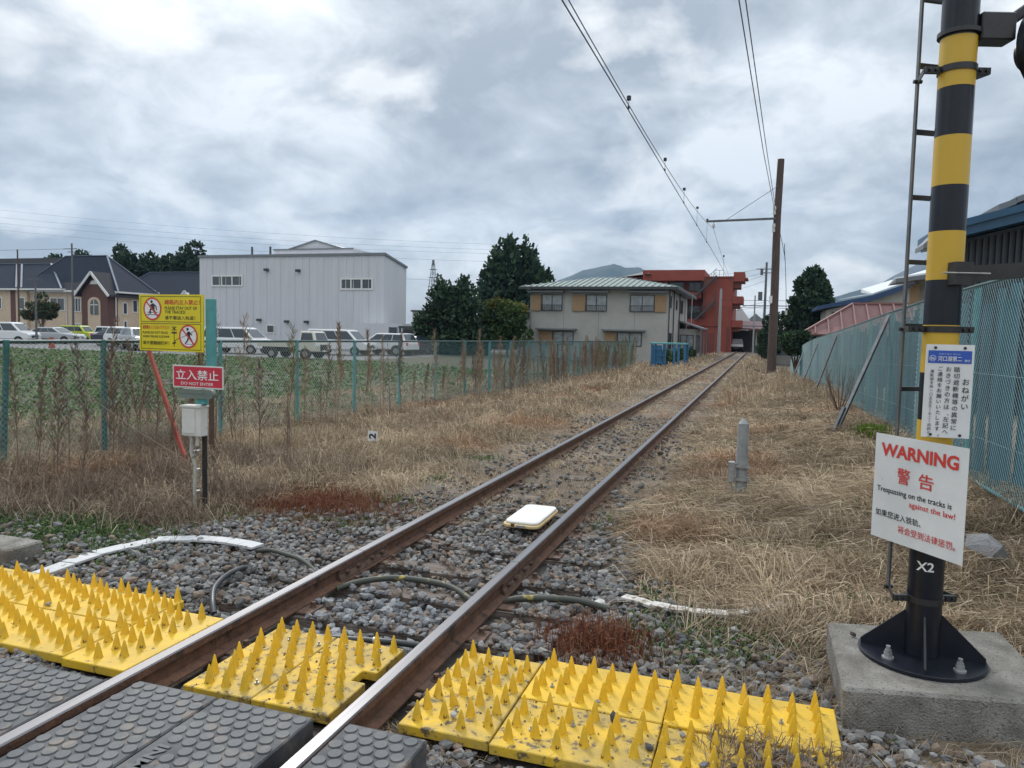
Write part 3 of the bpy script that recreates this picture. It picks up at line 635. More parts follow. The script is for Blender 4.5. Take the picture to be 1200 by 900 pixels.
def clamp(z, w=.03, far=True, tilt=True):
    mb = MB(); mb.cyl((POLE.x, POLE.y, z-w/2), (POLE.x, POLE.y, z+w/2), RP+.006, n=28)
    for s in (-1, 1):
        a = POLE+RV*s*(RP)+Vector((0, 0, z)); b = POLE+RV*s*(RP+.075)+Vector((0, 0, z)); mb.bar(a, b, .022, w)
        c = b+FV*(.16 if s < 0 else .2)-RV*s*.055; 
        if far: mb.bar(b, c, .005, w); mb.cyl(c-RV*.02, c+RV*.02, .010, n=8)
        for q in (.025, .055): mb.cyl(POLE+RV*s*(RP+q)+Vector((0, 0, z))-FV*.022, POLE+RV*s*(RP+q)+Vector((0, 0, z))+FV*.022, .008, n=6)
    return mb.build('clamp', 'black_metal', t)
for z in (.50, 1.83, 3.05): clamp(z)
mb = MB(); LS = POLE+RV*-.10+FV*.16; RS = POLE+RV*.10+FV*.20
mb.bar(LS+Vector((0, 0, .50)), LS+Vector((0, 0, 5)), .010, .022, up=FV); ladd = mb.build('ladder_rail', 'dark_steel', t)
MB().bar(RS+Vector((0, 0, .50)), RS+Vector((0, 0, 5)), .010, .022, up=FV).build('ladder_rail', 'dark_steel', t)
for k in range(13):
    z = .887+.32*k; MB().bar(LS+Vector((0, 0, z)), RS+Vector((0, 0, z)), .022, .022).build('rung', 'black_metal', t)
# arm bracket and lamp bracket
A0 = POLE+Vector((0, 0, 2.09))
mb = MB(); a = A0+RV*.0-FV*(RP+.03); mb.bar(a-RV*.03, a+RV*.055, .065, .105); mb.build('arm_bracket', 'black_metal', t)
mb = MB(); mb.bar(a+RV*.05+FV*.02, a+RV*.9+FV*.02+Vector((0, 0, .075)), .06, .072); mb.build('arm', 'black_metal', t)
MB().cyl(a-RV*.09-FV*.035, a+RV*.13-FV*.035, .004, n=8).build('tie_rod', 'galv', t)
MB().cyl(POLE+Vector((0, 0, 3.205)), POLE+Vector((0, 0, 3.225)), RP+.014, n=28).build('clamp_ring', 'black_metal', t)
b = POLE+RV*.125+Vector((0, 0, 3.235))-FV*.02
mb = MB(); mb.bar(b-RV*.06, b+RV*.10, .10, .125); mb.bar(b+RV*.04-FV*.0, b+RV*.26+Vector((0, 0, .16)), .05, .05); mb.build('lamp_bracket', 'black_metal', t, bevel=.006)
V, F = text_geom('X2', .02); xs = [q[0] for q in V]; mb = MB(); s_ = .044/.7      # wrapped round the tube
mb.add([(POLE.x+(RP+.0015)*math.cos(R(-97)+(q[0]-sum(xs)/len(xs))*s_/RP), POLE.y+(RP+.0015)*math.sin(R(-97)+(q[0]-sum(xs)/len(xs))*s_/RP), .655+q[1]*s_) for q in V], F); mb.build('lettering', 'print_white', t)
# warning lamp at the picture edge
c = POLE+RV*.40-FV*.04+Vector((0, 0, 3.15))
t = thing('warning_lamp', 'round black signal lamp with hood beside the striped pole at the top right corner', 'signal lamp', c)
dn = (-FV+RV*.45).normalized()
MB().cyl(c, c-dn*.03, .195, n=36).build('backboard', 'black_paint', t, smooth=True)
mb = MB(); n = 20; q = dn.cross(Vector((0, 0, 1))).normalized()
for k in range(n+1):
    a = R(-20+220*k/n); p = c+q*math.cos(a)*.105+Vector((0, 0, math.sin(a)*.105)); mb.v += [p, p+dn*.16]
mb.f = [(2*k, 2*k+1, 2*k+3, 2*k+2) for k in range(n)]; mb.m = [0]*n
h = mb.build('hood', 'black_paint', t); sd = h.modifiers.new('s', 'SOLIDIFY'); sd.thickness = .006
MB().cyl(c, c+dn*.03, .10, .085, n=28).build('lens', 'sign_red', t, smooth=True)
MB().cyl(c-dn*.03, c-dn*.12, .09, .07, n=24).build('housing', 'black_metal', t, smooth=True)

# ================================================================== boards on the pole
tl = Vector((2.722, 4.175, 1.300)); tr = Vector((3.038, 3.741, 1.300)); H = .53
cen = (tl+tr)/2; tilt = (tr-tl).normalized(); v = Vector((0, 0, 1)); o_ = tl-v*H
t = thing('warning_board', 'white WARNING trespassing board with red and black lettering, low on the striped pole', 'sign', cen)
fr = Frame(o_, tilt, (v-tilt*v.dot(tilt)).normalized()); W = (tr-tl).length
board(t, fr, W, H, .003, 'sign_white')
letter(t, fr, 'WARNING', W*.075, H*.795, H*.125, 'print_red', w=W*.84, thick=.035)
letter(t, fr, '警', W*.28, H*.565, H*.145, 'print_red', w=W*.14, thick=.02); letter(t, fr, '告', W*.52, H*.565, H*.135, 'print_red', w=W*.155, thick=.02)
letter(t, fr, 'Trespassing on the tracks is', W*.05, H*.435, H*.068, 'print_black', w=W*.82, thick=.01)
letter(t, fr, 'against the law!', W*.43, H*.355, H*.068, 'print_red', w=W*.48, thick=.01)
letter(t, fr, '如果您进入铁轨、', W*.05, H*.215, H*.065, 'print_black', w=W*.52, thick=.008)
letter(t, fr, '将会受到法律惩罚。', W*.32, H*.105, H*.07, 'print_red', w=W*.61, thick=.008)
MB().bar(fr.p(W*.32, H*.2, -.003), fr.p(W*.32, H*.2, -.07), .03, .03).bar(fr.p(W*.62, H*.8, -.003), fr.p(W*.62, H*.8, -.09), .03, .03).build('bracket', 'galv', t)
# notice board
tl = Vector((2.884, 3.952, 1.758)); tr = Vector((3.084, 3.972, 1.758))
u = tr-tl; u.z = 0; W = .206; H = .440; u = u.normalized(); t = thing('notice_board', 'white vertical Japanese notice with a blue header on the striped pole above the warning board', 'sign', tl)
v = (Vector((0, 0, 1))+RV*-.01); v = (v-u*v.dot(u)).normalized(); fr = Frame(tl-v*H, u, v)
board(t, fr, W, H, .004, 'sign_white')
MB().bar(fr.p(W*.5, H*.12, -.004), fr.p(W*.5, H*.12, -.10), .04, .03).bar(fr.p(W*.5, H*.88, -.004), fr.p(W*.5, H*.88, -.10), .04, .03).build('bracket', 'galv', t)
poly(t, fr, [(W*.05, H*.80), (W*.95, H*.80), (W*.95, H*.935), (W*.05, H*.935)], 'print_blue', 'blue_header')
letter(t, fr, '河口湖第二', W*.25, H*.822, H*.055, 'print_white', w=W*.49, thick=.015, lift=.004)
letter(t, fr, '86', W*.095, H*.835, H*.032, 'print_white', w=W*.09, thick=.0, lift=.004); ring(t, fr, W*.14, H*.852, W*.062, W*.07, 'print_white', 'number_ring', lift=.004)
letter(t, fr, '踏切', W*.80, H*.818, H*.027, 'print_white', w=W*.11, thick=.0, lift=.004)
letter(t, fr, 'かわぐちこ だいに', W*.27, H*.892, H*.014, 'print_white', w=W*.44, thick=.0, lift=.004)
letter(t, fr, 'おねがい', W*.86, H*.655, H*.078, 'print_black', thick=.012, vertical=True)
letter(t, fr, '踏切遮断機等の異常に', W*.66, H*.775, H*.062, 'print_black', thick=.005, vertical=True)
letter(t, fr, 'おきづきの方は、左記へ', W*.49, H*.775, H*.060, 'print_black', thick=.005, vertical=True)
letter(t, fr, 'ご連絡をお願いいたします。', W*.32, H*.775, H*.0525, 'print_black', thick=.005, vertical=True)
letter(t, fr, '運転指令所（〇五五五ー七二ー四四七一', W*.15, H*.735, H*.037, 'print_black', thick=.003, vertical=True)
for x, y in ((.19, .965), (.80, .965), (.19, .03), (.80, .03)):
    MB().cyl(fr.p(W*x, H*y, 0), fr.p(W*x, H*y, .004), .0065, n=12).build('screw', 'black_metal', t)

# ================================================================== left sign group
# yellow board on teal post with red brace
t = thing('warning_sign', 'yellow pictogram sign on a teal post with a leaning red brace', 'sign', (-4.5, 7.74, 0))
MB().box((-4.565, 7.73, .95), (-4.44, 7.79, 2.11)).build('post', 'teal_post', t, bevel=.004); MB().box((-4.53, 7.74, -.1), (-4.48, 7.785, .948)).build('post_foot', 'rust_dark', t)
MB().bar((-5.60, 7.80, 1.56), (-4.10, 6.95, -.02), .05, .035, up=(0, 1, 0)).build('brace', 'brace_red', t)
fr = Frame((-5.61, 7.71, 1.43), (1, -.02, 0), (0, 0, 1)); W, H = 1.045, .73
board(t, fr, W, H, .02, 'sign_yellow')
def border(x0, y0, x1, y1):
    mb = MB(); w = .006
    for a, b in (((x0, y0), (x1, y0)), ((x1, y0), (x1, y1)), ((x1, y1), (x0, y1)), ((x0, y1), (x0, y0))):
        mb.bar(fr.p(*a, .002), fr.p(*b, .002), w, .001, up=fr.n)
    mb.build('border_line', 'print_black', t)
border(W*.03, H*.52, W*.965, H*.965); border(W*.03, H*.035, W*.965, H*.485)
def pict(cx, cy, r, kind):
    ring(t, fr, cx, cy, 0, r*.86, 'print_white', 'pictogram_disc', lift=.002); 
    def seg(p, q, w): d = Vector((q[0]-p[0], q[1]-p[1])).normalized()*0; dx, dy = q[0]-p[0], q[1]-p[1]; L = math.hypot(dx, dy); nx, ny = -dy/L*w/2, dx/L*w/2; return [(p[0]+nx, p[1]+ny), (q[0]+nx, q[1]+ny), (q[0]-nx, q[1]-ny), (p[0]-nx, p[1]-ny)]
    mb = MB()
    def S(p, q, w): pts = seg((cx+p[0]*r, cy+p[1]*r), (cx+q[0]*r, cy+q[1]*r), w*r); mb.add([fr.p(x, y, .0035) for x, y in pts], [(0, 1, 2, 3)])
    hc = (-.08, .62); mb.add([fr.p(cx+(hc[0]+.13*math.cos(a*.5236))*r, cy+(hc[1]+.13*math.sin(a*.5236))*r, .0035) for a in range(12)], [tuple(range(12))])
    if kind == 0:   # figure climbing onto the rails
        for a in (((-.02, .45), (.12, .0), .34), ((.12, .4), (.42, .2), .12), ((.42, .2), (.45, -.1), .11), ((-.1, .38), (-.3, .12), .11), ((.1, 0), (-.25, -.05), .16), ((-.25, -.05), (-.2, -.42), .14), ((.15, 0), (.3, -.4), .15),
                  ((-.6, -.3), (.6, -.3), .05), ((-.68, -.5), (.68, -.5), .05), ((-.3, -.2), (-.45, -.62), .05), ((.3, -.2), (.45, -.62), .05)): S(*a)
    else:           # walking figure and barrier bar
        for a in (((.02, .42), (.08, -.02), .28), ((.05, .38), (.4, .12), .11), ((.0, .35), (-.28, .08), .11), ((.08, 0), (.38, -.38), .15), ((.38, -.38), (.5, -.62), .12), ((.05, 0), (-.12, -.4), .15), ((-.12, -.4), (-.35, -.62), .12), ((-.75, -.12), (.7, .5), .04), ((-.4, -.66), (.6, -.66), .03)): S(*a)
    mb.build('pictogram', 'print_black', t)
    ring(t, fr, cx, cy, r*.86, r, 'print_red', 'prohibition_ring', lift=.0045)
    mb = MB(); pts = seg((cx-r*.66, cy+r*.62), (cx+r*.62, cy-r*.66), r*.13); mb.add([fr.p(x, y, .005) for x, y in pts], [(0, 1, 2, 3)]); mb.build('prohibition_bar', 'print_red', t)
pict(W*.215, H*.745, H*.205, 0); pict(W*.775, H*.27, H*.205, 1)
letter(t, fr, '線路内立入禁止！', W*.41, H*.825, H*.085, 'print_red', w=W*.54, thick=.03)
letter(t, fr, 'PLEASE STAY OUT OF', W*.41, H*.735, H*.055, 'print_black', w=W*.50, thick=.01)
letter(t, fr, 'THE TRACKS!', W*.41, H*.665, H*.055, 'print_black', w=W*.32, thick=.01)
letter(t, fr, '请不要进入轨道！', W*.41, H*.56, H*.065, 'print_black', w=W*.47, thick=.015)
letter(t, fr, '遮断機をくぐらないで下さい！', W*.055, H*.385, H*.07, 'print_red', w=W*.42, thick=.02)
letter(t, fr, 'PLEASE DO NOT CROSS', W*.055, H*.305, H*.042, 'print_black', w=W*.40, thick=.01)
letter(t, fr, 'WHEN THE BAR IS DOWN!', W*.055, H*.235, H*.042, 'print_black', w=W*.42, thick=.01)
letter(t, fr, '请不要翻越栏杆！', W*.055, H*.11, H*.065, 'print_black', w=W*.42, thick=.015)
mb = MB()
def F2(p, q, w): mb.bar(fr.p(p[0]*W, p[1]*H, .003), fr.p(q[0]*W, q[1]*H, .003), w, .001, up=fr.n)
F2((.555, .08), (.555, .45), .006); F2((.52, .44), (.59, .37), .008); F2((.59, .44), (.52, .37), .008); F2((.515, .33), (.595, .33), .018); F2((.53, .14), (.58, .16), .02); F2((.555, .18), (.63, .24), .005)
mb.build('crossing_symbol', 'print_black', t)
# red board with lamp cap and white box on a dark post
t = thing('no_entry_sign', 'red DO NOT ENTER sign over a white equipment box on a thin dark post', 'sign', (-2.66, 5.5, .05))
MB().box((-2.668, 5.49, .0), (-2.636, 5.52, 1.24)).build('post', 'black_metal', t)
fr = Frame((-2.945, 5.44, 1.205), (1, .02, -.005), (0, 0, 1)); W, H = .55, .205
board(t, fr, W, H, .004, 'trim_white', name='board'); poly(t, fr, [(W*.022, H*.06), (W*.978, H*.06), (W*.978, H*.94), (W*.022, H*.94)], 'sign_red', 'red_face')
letter(t, fr, '立入禁止', W*.07, H*.36, H*.44, 'print_white', w=W*.84, thick=.02, lift=.004)
letter(t, fr, 'DO NOT ENTER', W*.17, H*.13, H*.13, 'print_white', w=W*.64, thick=.005, lift=.004)
fr2 = Frame((-2.88, 5.42, 1.11), (1, .02, 0), (0, 0, 1)); board(t, fr2, .39, .085, .05, 'grey_green', name='lamp_cover', r=.045)
MB().box((-2.70, 5.45, 1.06), (-2.60, 5.5, 1.11)).build('clamp', 'teal_post', t)
mb = MB(); mb.box((-2.835, 5.42, .765), (-2.625, 5.52, 1.035)); bx = mb.build('equipment_box', 'box_white', t, bevel=.006)
MB().box((-2.842, 5.408, 1.03), (-2.617, 5.528, 1.046)).build('lid', 'box_white', bx); MB().box((-2.815, 5.412, .79), (-2.68, 5.422, 1.01)).build('door', 'box_white', bx, bevel=.003)
for pts in ([(-2.755, 5.46, .77), (-2.755, 5.45, .62), (-2.70, 5.44, .5), (-2.71, 5.44, .3), (-2.715, 5.45, .02)], [(-2.67, 5.44, .77), (-2.665, 5.43, .68), (-2.70, 5.43, .60), (-2.735, 5.44, .57)]):
    MB().tube(pts, .016, 8).build('conduit', 'conduit', t, smooth=True)
for z in (.25, .45, .62): MB().cyl((-2.70, 5.46, z), (-2.70, 5.46, z+.015), .028, n=10).build('strap', 'galv', t)
# guy cord
o = MB().tube([(-5.3, 6.6, .95), (-4.2, 6.2, .66), (-2.7, 5.5, .45)], .0035, 6).build('cord', 'stem'); tag(o, 'thin brown cord slung from the fence to the equipment box post', 'cord')
# number plate "2"
t = thing('distance_marker', 'small white square plate with a black 2 lying sideways in the grass', 'marker', (-3.2, 9.6, .1))
fr = Frame((-3.285, 9.6, .135), (1, 0, -.03), (.04, 0, 1)); board(t, fr, .155, .15, .006, 'sign_white')
V, F = text_geom('2', .03); xs = [q[0] for q in V]; ysx = [q[1] for q in V]; mb = MB()
mb.add([fr.p(.02+(max(ysx)-q[1])*.115/(max(ysx)-min(ysx)), .035+(q[0]-min(xs))*.085/(max(xs)-min(xs)), .004) for q in V], F); mb.build('numeral', 'print_black', t)
MB().box((-3.22, 9.607, -.05), (-3.19, 9.63, .26)).build('stake', 'galv', t)
# concrete marker post with box
t = thing('concrete_post', 'grey concrete marker post with a clamped junction box in the dry grass', 'post', (2.0, 8.2, .1)); z0 = zf(2, 8.2)-.05
mb = MB(); n = 8
pr = [(.072, z0), (.056, .86), (0.0, .925)]
mb.cyl((2.0, 8.2, z0), (2.0, 8.2, .86), .070, .057, n=14); mb.cyl((2.0, 8.2, .86), (2.0, 8.2, .92), .058, .004, n=14); mb.build('shaft', 'concrete_post', t, smooth=True)
for z in (.27, .41):
    MB().cyl((2.0, 8.2, z-.02), (2.0, 8.2, z+.02), .073, n=16).bar((1.90, 8.125, z), (2.085, 8.125, z), .015, .026).build('clamp_band', 'galv', t)
MB().box((1.865, 8.09, .24), (1.935, 8.16, .46)).build('junction_box', 'galv', t, bevel=.006)
MB().tube([(1.87, 8.14, .35), (1.88, 8.13, .25), (1.92, 8.14, .15), (1.93, 8.16, .02)], .012, 8).build('cable', 'conduit', t, smooth=True)
# ================================================================== fences
def wire_panel(parent, p0, p1, zb0, zb1, zt0, zt1, pitch, rad, matn, name='wire_mesh', weave=.004):
    """chain-link between two ends: crossing diagonal wires as real thin prisms"""
    p0 = Vector((p0[0], p0[1], 0)); p1 = Vector((p1[0], p1[1], 0)); L = (p1-p0).length; u = (p1-p0)/L; nrm = Vector((-u.y, u.x, 0))
    mb = MB(); H = max(zt0-zb0, zt1-zb1)
    def PT(s, fr_, off): 
        t = s/L; zb = zb0+(zb1-zb0)*t; zt = zt0+(zt1-zt0)*t; q = p0+u*s+nrm*off; q.z = zb+(zt-zb)*fr_; return q
    k = -int(H/pitch)-1
    while k*pitch < L+H:
        for sgn in (1, -1):
            s0 = k*pitch if sgn > 0 else k*pitch+0*H
            a, b = (s0, s0+H) if sgn > 0 else (s0+H, s0)
            fa, fb = 0., 1.
            # clip to [0,L]
            lo, hi = min(a, b), max(a, b)
            if hi <= 0 or lo >= L: continue
            def clipf(s): return fa+(fb-fa)*(s-a)/(b-a)
            sa, sb = max(lo, 0), min(hi, L)
            A_, B_ = PT(sa, clipf(sa), weave*sgn), PT(sb, clipf(sb), weave*sgn)
            d = (B_-A_)
            if d.length < .01: continue
            d.normalize(); s1 = nrm*rad; s2 = d.cross(nrm)*rad
            c = [s1, -s1*.5+s2*.87, -s1*.5-s2*.87]
            mb.add([A_+x for x in c]+[B_+x for x in c], [(0, 1, 4, 3), (1, 2, 5, 4), (2, 0, 3, 5)])
        k += 1
    return tag(mb.build(name, matn, parent), kind='stuff')
FX = -5.70
t = thing('mesh_fence', 'low green chain-link fence along the left of the track in front of the field', 'fence', (FX, 7, 0))
py = [4.6, 5.93, 7.22]+[9.35+1.98*k for k in range(20)]; topz = lambda y: float(np.interp(y, [0, 7, 10, 16, 27, 48], [1.56, 1.545, 1.535, 1.505, 1.46, 1.385]))
for i, y in enumerate(py):
    zb = zf(FX, y)-.05; r = .032
    MB().cyl((FX-(.06 if i == 1 else 0), y, zb), (FX+(.04 if i == 1 else 0), y, topz(y)+.02), r, n=12).build('post', 'teal_post' if i > 2 else 'fence_green', t, smooth=True)
for i in range(len(py)-1):
    a, b = py[i], py[i+1]
    MB().cyl((FX, a, topz(a)), (FX, b, topz(b)), .021, n=8).build('top_rail', 'fence_rail', t, smooth=True)
    if b-a > 1: wire_panel(t, (FX+.03, a), (FX+.03, b), zf(FX, a)+.0, zf(FX, b)+.0, topz(a)-.01, topz(b)-.01, .068 if b < 22 else .09, .0026 if b < 22 else .0045, 'wire_grey' if b < 18 else 'wire_teal')
    elif False: wire_panel(t, (FX+.03, a), (FX+.03, b), zf(FX, a), zf(FX, b), topz(a)-.01, topz(b)-.01, .068, .0021, 'wire_grey')
# right fence
RF = [(4.28, 3.6), (4.25, 6.2), (4.2, 8.8), (4.2, 11.4), (4.2, 14), (4.2, 16.6), (4.2, 19.2), (4.2, 22), (4.18, 25), (4.17, 28), (4.14, 31), (4.12, 34), (4.08, 38), (4.04, 42), (4.0, 46), (3.95, 50)]
ztop = lambda y: float(np.interp(y, [4, 7, 9, 12.5, 19, 33, 50], [2.39, 2.365, 2.34, 2.29, 2.11, 1.75, .95])); zbot = lambda y: float(np.interp(y, [4, 7, 8.6, 12.5, 19, 33, 50], [.45, .42, .39, .35, .15, -.28, -1.1]))
t = thing('mesh_fence', 'tall blue-green chain-link fence with slanting braces along the right of the track', 'fence', (4.2, 7, 0))
for i, (x, y) in enumerate(RF):
    MB().cyl((x+.03, y, zbot(y)-.4), (x+.03, y, ztop(y)), .030, n=10).build('post', 'teal_post', t, smooth=True)
    if i < len(RF)-1:
        x2, y2 = RF[i+1]
        MB().cyl((x, y, ztop(y)), (x2, y2, ztop(y2)), .022, n=8).build('top_rail', 'fence_rail', t, smooth=True)
        MB().cyl((x, y, zbot(y)), (x2, y2, zbot(y2)), .018, n=8).build('bottom_rail', 'wire_teal_light', t, smooth=True)
        MB().cyl((x-.02, y, (ztop(y)+zbot(y))/2+.1), (x2-.02, y2, (ztop(y2)+zbot(y2))/2+.1), .004, n=6).build('tension_wire', 'wire_teal_light', t)
        MB().cyl((x-.02, y, zbot(y)+.45), (x2-.02, y2, zbot(y2)+.45), .004, n=6).build('tension_wire', 'wire_teal_light', t)
        wire_panel(t, (x-.03, y), (x2-.03, y2), zbot(y), zbot(y2), ztop(y)-.02, ztop(y2)-.02, .064 if y < 12 else .08, .0022 if y < 12 else .0026, 'wire_teal_light' if y < 9 else 'wire_teal')
# blue netting strips and slats standing right behind the wire (they show between the diamonds)
t = thing('net_screen', 'row of weathered blue net strips hanging behind the tall right fence', 'netting', (4.4, 7, 0))
y = 4.2; k = 0
while y < 49:
    w = random.uniform(.16, .42); x = float(np.interp(y, [p[1] for p in RF], [p[0] for p in RF]))+.13+random.uniform(0, .07)
    gap = random.uniform(.05, .16) if y > 14 else random.uniform(.0, .03)
    if random.random() < .93 or y > 22 or y < 14:
        zt = ztop(y)-random.uniform(.02, .18)*(1 if y < 20 else .3); zbm = zbot(y)+random.uniform(-.05, .1)
        mb = MB(); n = 3
        for q in range(n+1):
            yy = y+w*q/n; xx = x+.02*math.sin(q*2.1+k); mb.v += [(xx, yy, zbm), (xx+random.uniform(-.02, .02), yy, (zbm+zt)/2), (xx, yy, zt)]
        for q in range(n):
            a = 3*q; mb.f += [(a, a+3, a+4, a+1), (a+1, a+4, a+5, a+2)]; mb.m += [0, 0]
        o = mb.build('net_strip', 'net_blue', t); sd = o.modifiers.new('s', 'SOLIDIFY'); sd.thickness = .004
    y += w+gap; k += 1
# slanting braces, fence top to the trackside ground
for (yb, xb, yt, lab) in ((12.6, 3.26, 14.0, 'nearest and longest slanting steel brace of the right fence'), (22, 3.5, 23.0, 'second slanting steel brace of the right fence, behind the bare bush'), (28.5, 3.5, 30, 'third slanting steel brace of the right fence'), (36.5, 3.45, 38, 'thin far brace of the right fence near the wooden pole')):
    o = MB().bar((xb, yb, zf(xb, yb)-.1), (4.17, yt, ztop(yt)-.05), .05, .05).bar((xb-.04, yb-.03, zf(xb, yb)-.1), (xb+.17, yb+.2, zf(xb, yb)+.42), .05, .05).build('fence_brace', 'dark_steel'); tag(o, lab, 'brace', 'steel braces of the right fence')

# ================================================================== grass and weeds
def blades(name, x, y, L, wid, h, col, seed=1, ang=None, matn='straw', zoff=0., flat=None):
    """curved ribbon blades: three points each, five vertices, three triangles"""
    r = np.random.default_rng(seed); n = len(x); z = zfun(x, y)+zoff-.01
    a = r.uniform(0, 6.283, n) if ang is None else ang+r.normal(0, .5, n)
    dx, dy = np.cos(a)*L, np.sin(a)*L
    b = a+r.normal(0, .5, n)
    p0 = np.stack([x, y, z], 1); p1 = np.stack([x+dx*.45, y+dy*.45, z+h], 1)
    tipz = h*(r.uniform(.05, .9, n) if flat is None else flat); p2 = np.stack([x+dx*.45+np.cos(b)*L*.5, y+dy*.45+np.sin(b)*L*.5, z+tipz], 1)
    # ribbon side vector: perpendicular to the blade, randomly rolled
    roll = r.uniform(-.9, .9, n); sx = np.stack([-np.sin(a)*np.cos(roll), np.cos(a)*np.cos(roll), np.sin(roll)], 1)*(wid/2)[:, None]
    V = np.stack([p0-sx, p0+sx, p1-sx*.85, p1+sx*.85, p2], 1).reshape(-1, 3)
    base = (np.arange(n)*5)[:, None, None]; F = (np.array([[0, 1, 3], [0, 3, 2], [2, 3, 4]])[None]+base).reshape(-1, 3)
    return mkobj(name, npmesh(name, V, F, matn, np.repeat(col, 5, 0)))
STRAW = np.array([(.465, .365, .245), (.375, .285, .185), (.24, .178, .118), (.585, .48, .35), (.295, .22, .15), (.49, .40, .28)])
def straw_cols(n, r, x, y, gold=0.):
    c = STRAW[r.integers(0, len(STRAW), n)]*r.uniform(.75, 1.15, (n, 1)); p = np.clip(.5+.8*snoise(x, y, 1.6, 21), 0, 1); c = c*(.72+.46*p[:, None])  # patchy brightness stands in for weak shading between the clumps
    rd = .7*ss(.72, .95, np.clip(.5+.8*snoise(x, y, 1.1, 33), 0, 1)); c = c*(1-rd[:, None]*np.array([.1, .32, .42])[None])
    return c
def sample(n, x0, x1, y0, y1, r, near=1.25):
    k = 1-near; u = r.uniform(0, 1, n); yy = (y0**k+(y1**k-y0**k)*u)**(1/k); return r.uniform(x0, x1, n), yy
def grass(name, label, n, x0, x1, y0, y1, seed, Lr=(.15, .42), hr=(.02, .14), keep=None, near=1.3, w=.0052, cols=None, angf=None, zoff=0., tuft=.5):
    r = np.random.default_rng(seed); x, y = sample(n, x0, x1, y0, y1, r, near)
    nt_ = max(1, n//45); tx, ty = sample(nt_, x0, x1, y0, y1, r, near); ti = r.integers(0, nt_, n); inT = r.uniform(0, 1, n) < tuft; sp = .055*np.maximum(1, ty[ti]/9)
    x = np.where(inT, tx[ti]+r.normal(0, 1, n)*sp, x); y = np.where(inT, ty[ti]+r.normal(0, 1, n)*sp, y); tang = r.uniform(-1.3, 1.3, nt_)[ti]; ttone = r.uniform(.68, 1.28, nt_)[ti]; th_ = r.uniform(.7, 1.55, nt_)[ti]
    if keep is not None: k = keep(x, y, r); x, y, inT, tang, ttone, th_ = x[k], y[k], inT[k], tang[k], ttone[k], th_[k]
    n = len(x); L = r.uniform(*Lr, n)*np.where(inT, 1.15, 1); far = np.maximum(1, y/8.); wid = w*r.uniform(.7, 1.4, n)*far; h = r.uniform(*hr, n)
    clump = np.clip(.5+.75*snoise(x, y, 3.3, seed+50), 0, 1); h = h*(.45+1.1*clump)*np.where(inT, th_, .8)
    ang = 2.2+1.6*snoise(x, y, .9, 7)+np.where(inT, tang, 0)
    c = straw_cols(n, r, x, y) if cols is None else cols(n, r, x, y)
    c = c*np.where(inT, ttone, .88)[:, None]
    o = blades(name, x, y, L, wid, h, c, seed, ang, zoff=zoff); return tag(o, label, 'dry grass', kind='stuff')
def keep_right(x, y, r):
    edge = 1.05+.55*(1-ss(4.2, 6.2, y))+.3*snoise(x, y, 1.7, 4); d = ss(0, .55, x-edge)*ss(3.9, 5.2, y+.55*(x-1.8)+.2*snoise(x, y, 2.3, 6))
    sy = np.interp(x, [1.36, 1.56, 1.78, 2.02, 2.24, 2.36], [4.74, 4.66, 4.64, 4.68, 4.84, 5.0]); strip_ = (x > 1.3) & (x < 2.4) & (y > sy-.16) & (y < sy+.05) & (r.uniform(0, 1, len(x)) < .9)
    thin = 1-.55*ss(.60, .9, np.clip(.5+.8*snoise(x, y, 2.0, 44), 0, 1)); blk = inrects(x, y, [(2.52, 3.56, 3.5, 4.66)], .02)
    return (r.uniform(0, 1, len(x)) < d*thin) & ~blk & ~strip_
grass('dry_grass', 'matted dry straw-coloured grass covering the slope right of the track', 150000, 1.0, 4.9, 3.9, 22, 41, keep=keep_right, hr=(.02, .12), Lr=(.18, .5))
grass('dry_grass', 'pale dry grass hummock beyond the concrete marker post towards the wooden pole', 42000, 1.1, 4.6, 20, 70, 42, keep=keep_right, Lr=(.25, .6), hr=(.04, .28), near=1.5, w=.0036)
def keep_left(x, y, r):
    edge = 1.25+1.05*(1-ss(5.6, 7.6, y))+.35*snoise(x, y, 1.7, 14); d = ss(0, .6, -x-edge)*ss(4.6, 6.6, y+.35*(-x-2.4)+.3*snoise(x, y, 2.0, 9)); return r.uniform(0, 1, len(x)) < d
grass('dry_grass', 'matted dry grass between the left fence and the track', 130000, -6.2, -1.1, 4.4, 26, 43, keep=keep_left, Lr=(.16, .42), hr=(.02, .16))
grass('dry_grass', 'dry grass along the far stretch of the left fence', 26000, -6.2, -1.1, 24, 80, 44, keep=keep_left, Lr=(.3, .6), hr=(.04, .25), near=1.5)
grass('dry_grass', 'low dry weeds between the rails and along the ballast edge', 80000, -1.9, 1.9, 5.2, 60, 45, keep=lambda x, y, r: (np.abs(np.abs(x)-.566) > .05) & (r.uniform(0, 1, len(x)) < ss(5.3, 8.0, y+.5*snoise(x, y, 2.5, 60))*(.45+.55*ss(.25, .6, .5+.8*snoise(x, y, 2.2, 61)))), Lr=(.06, .2), hr=(.01, .055), zoff=.012, near=1.35, w=.0032)
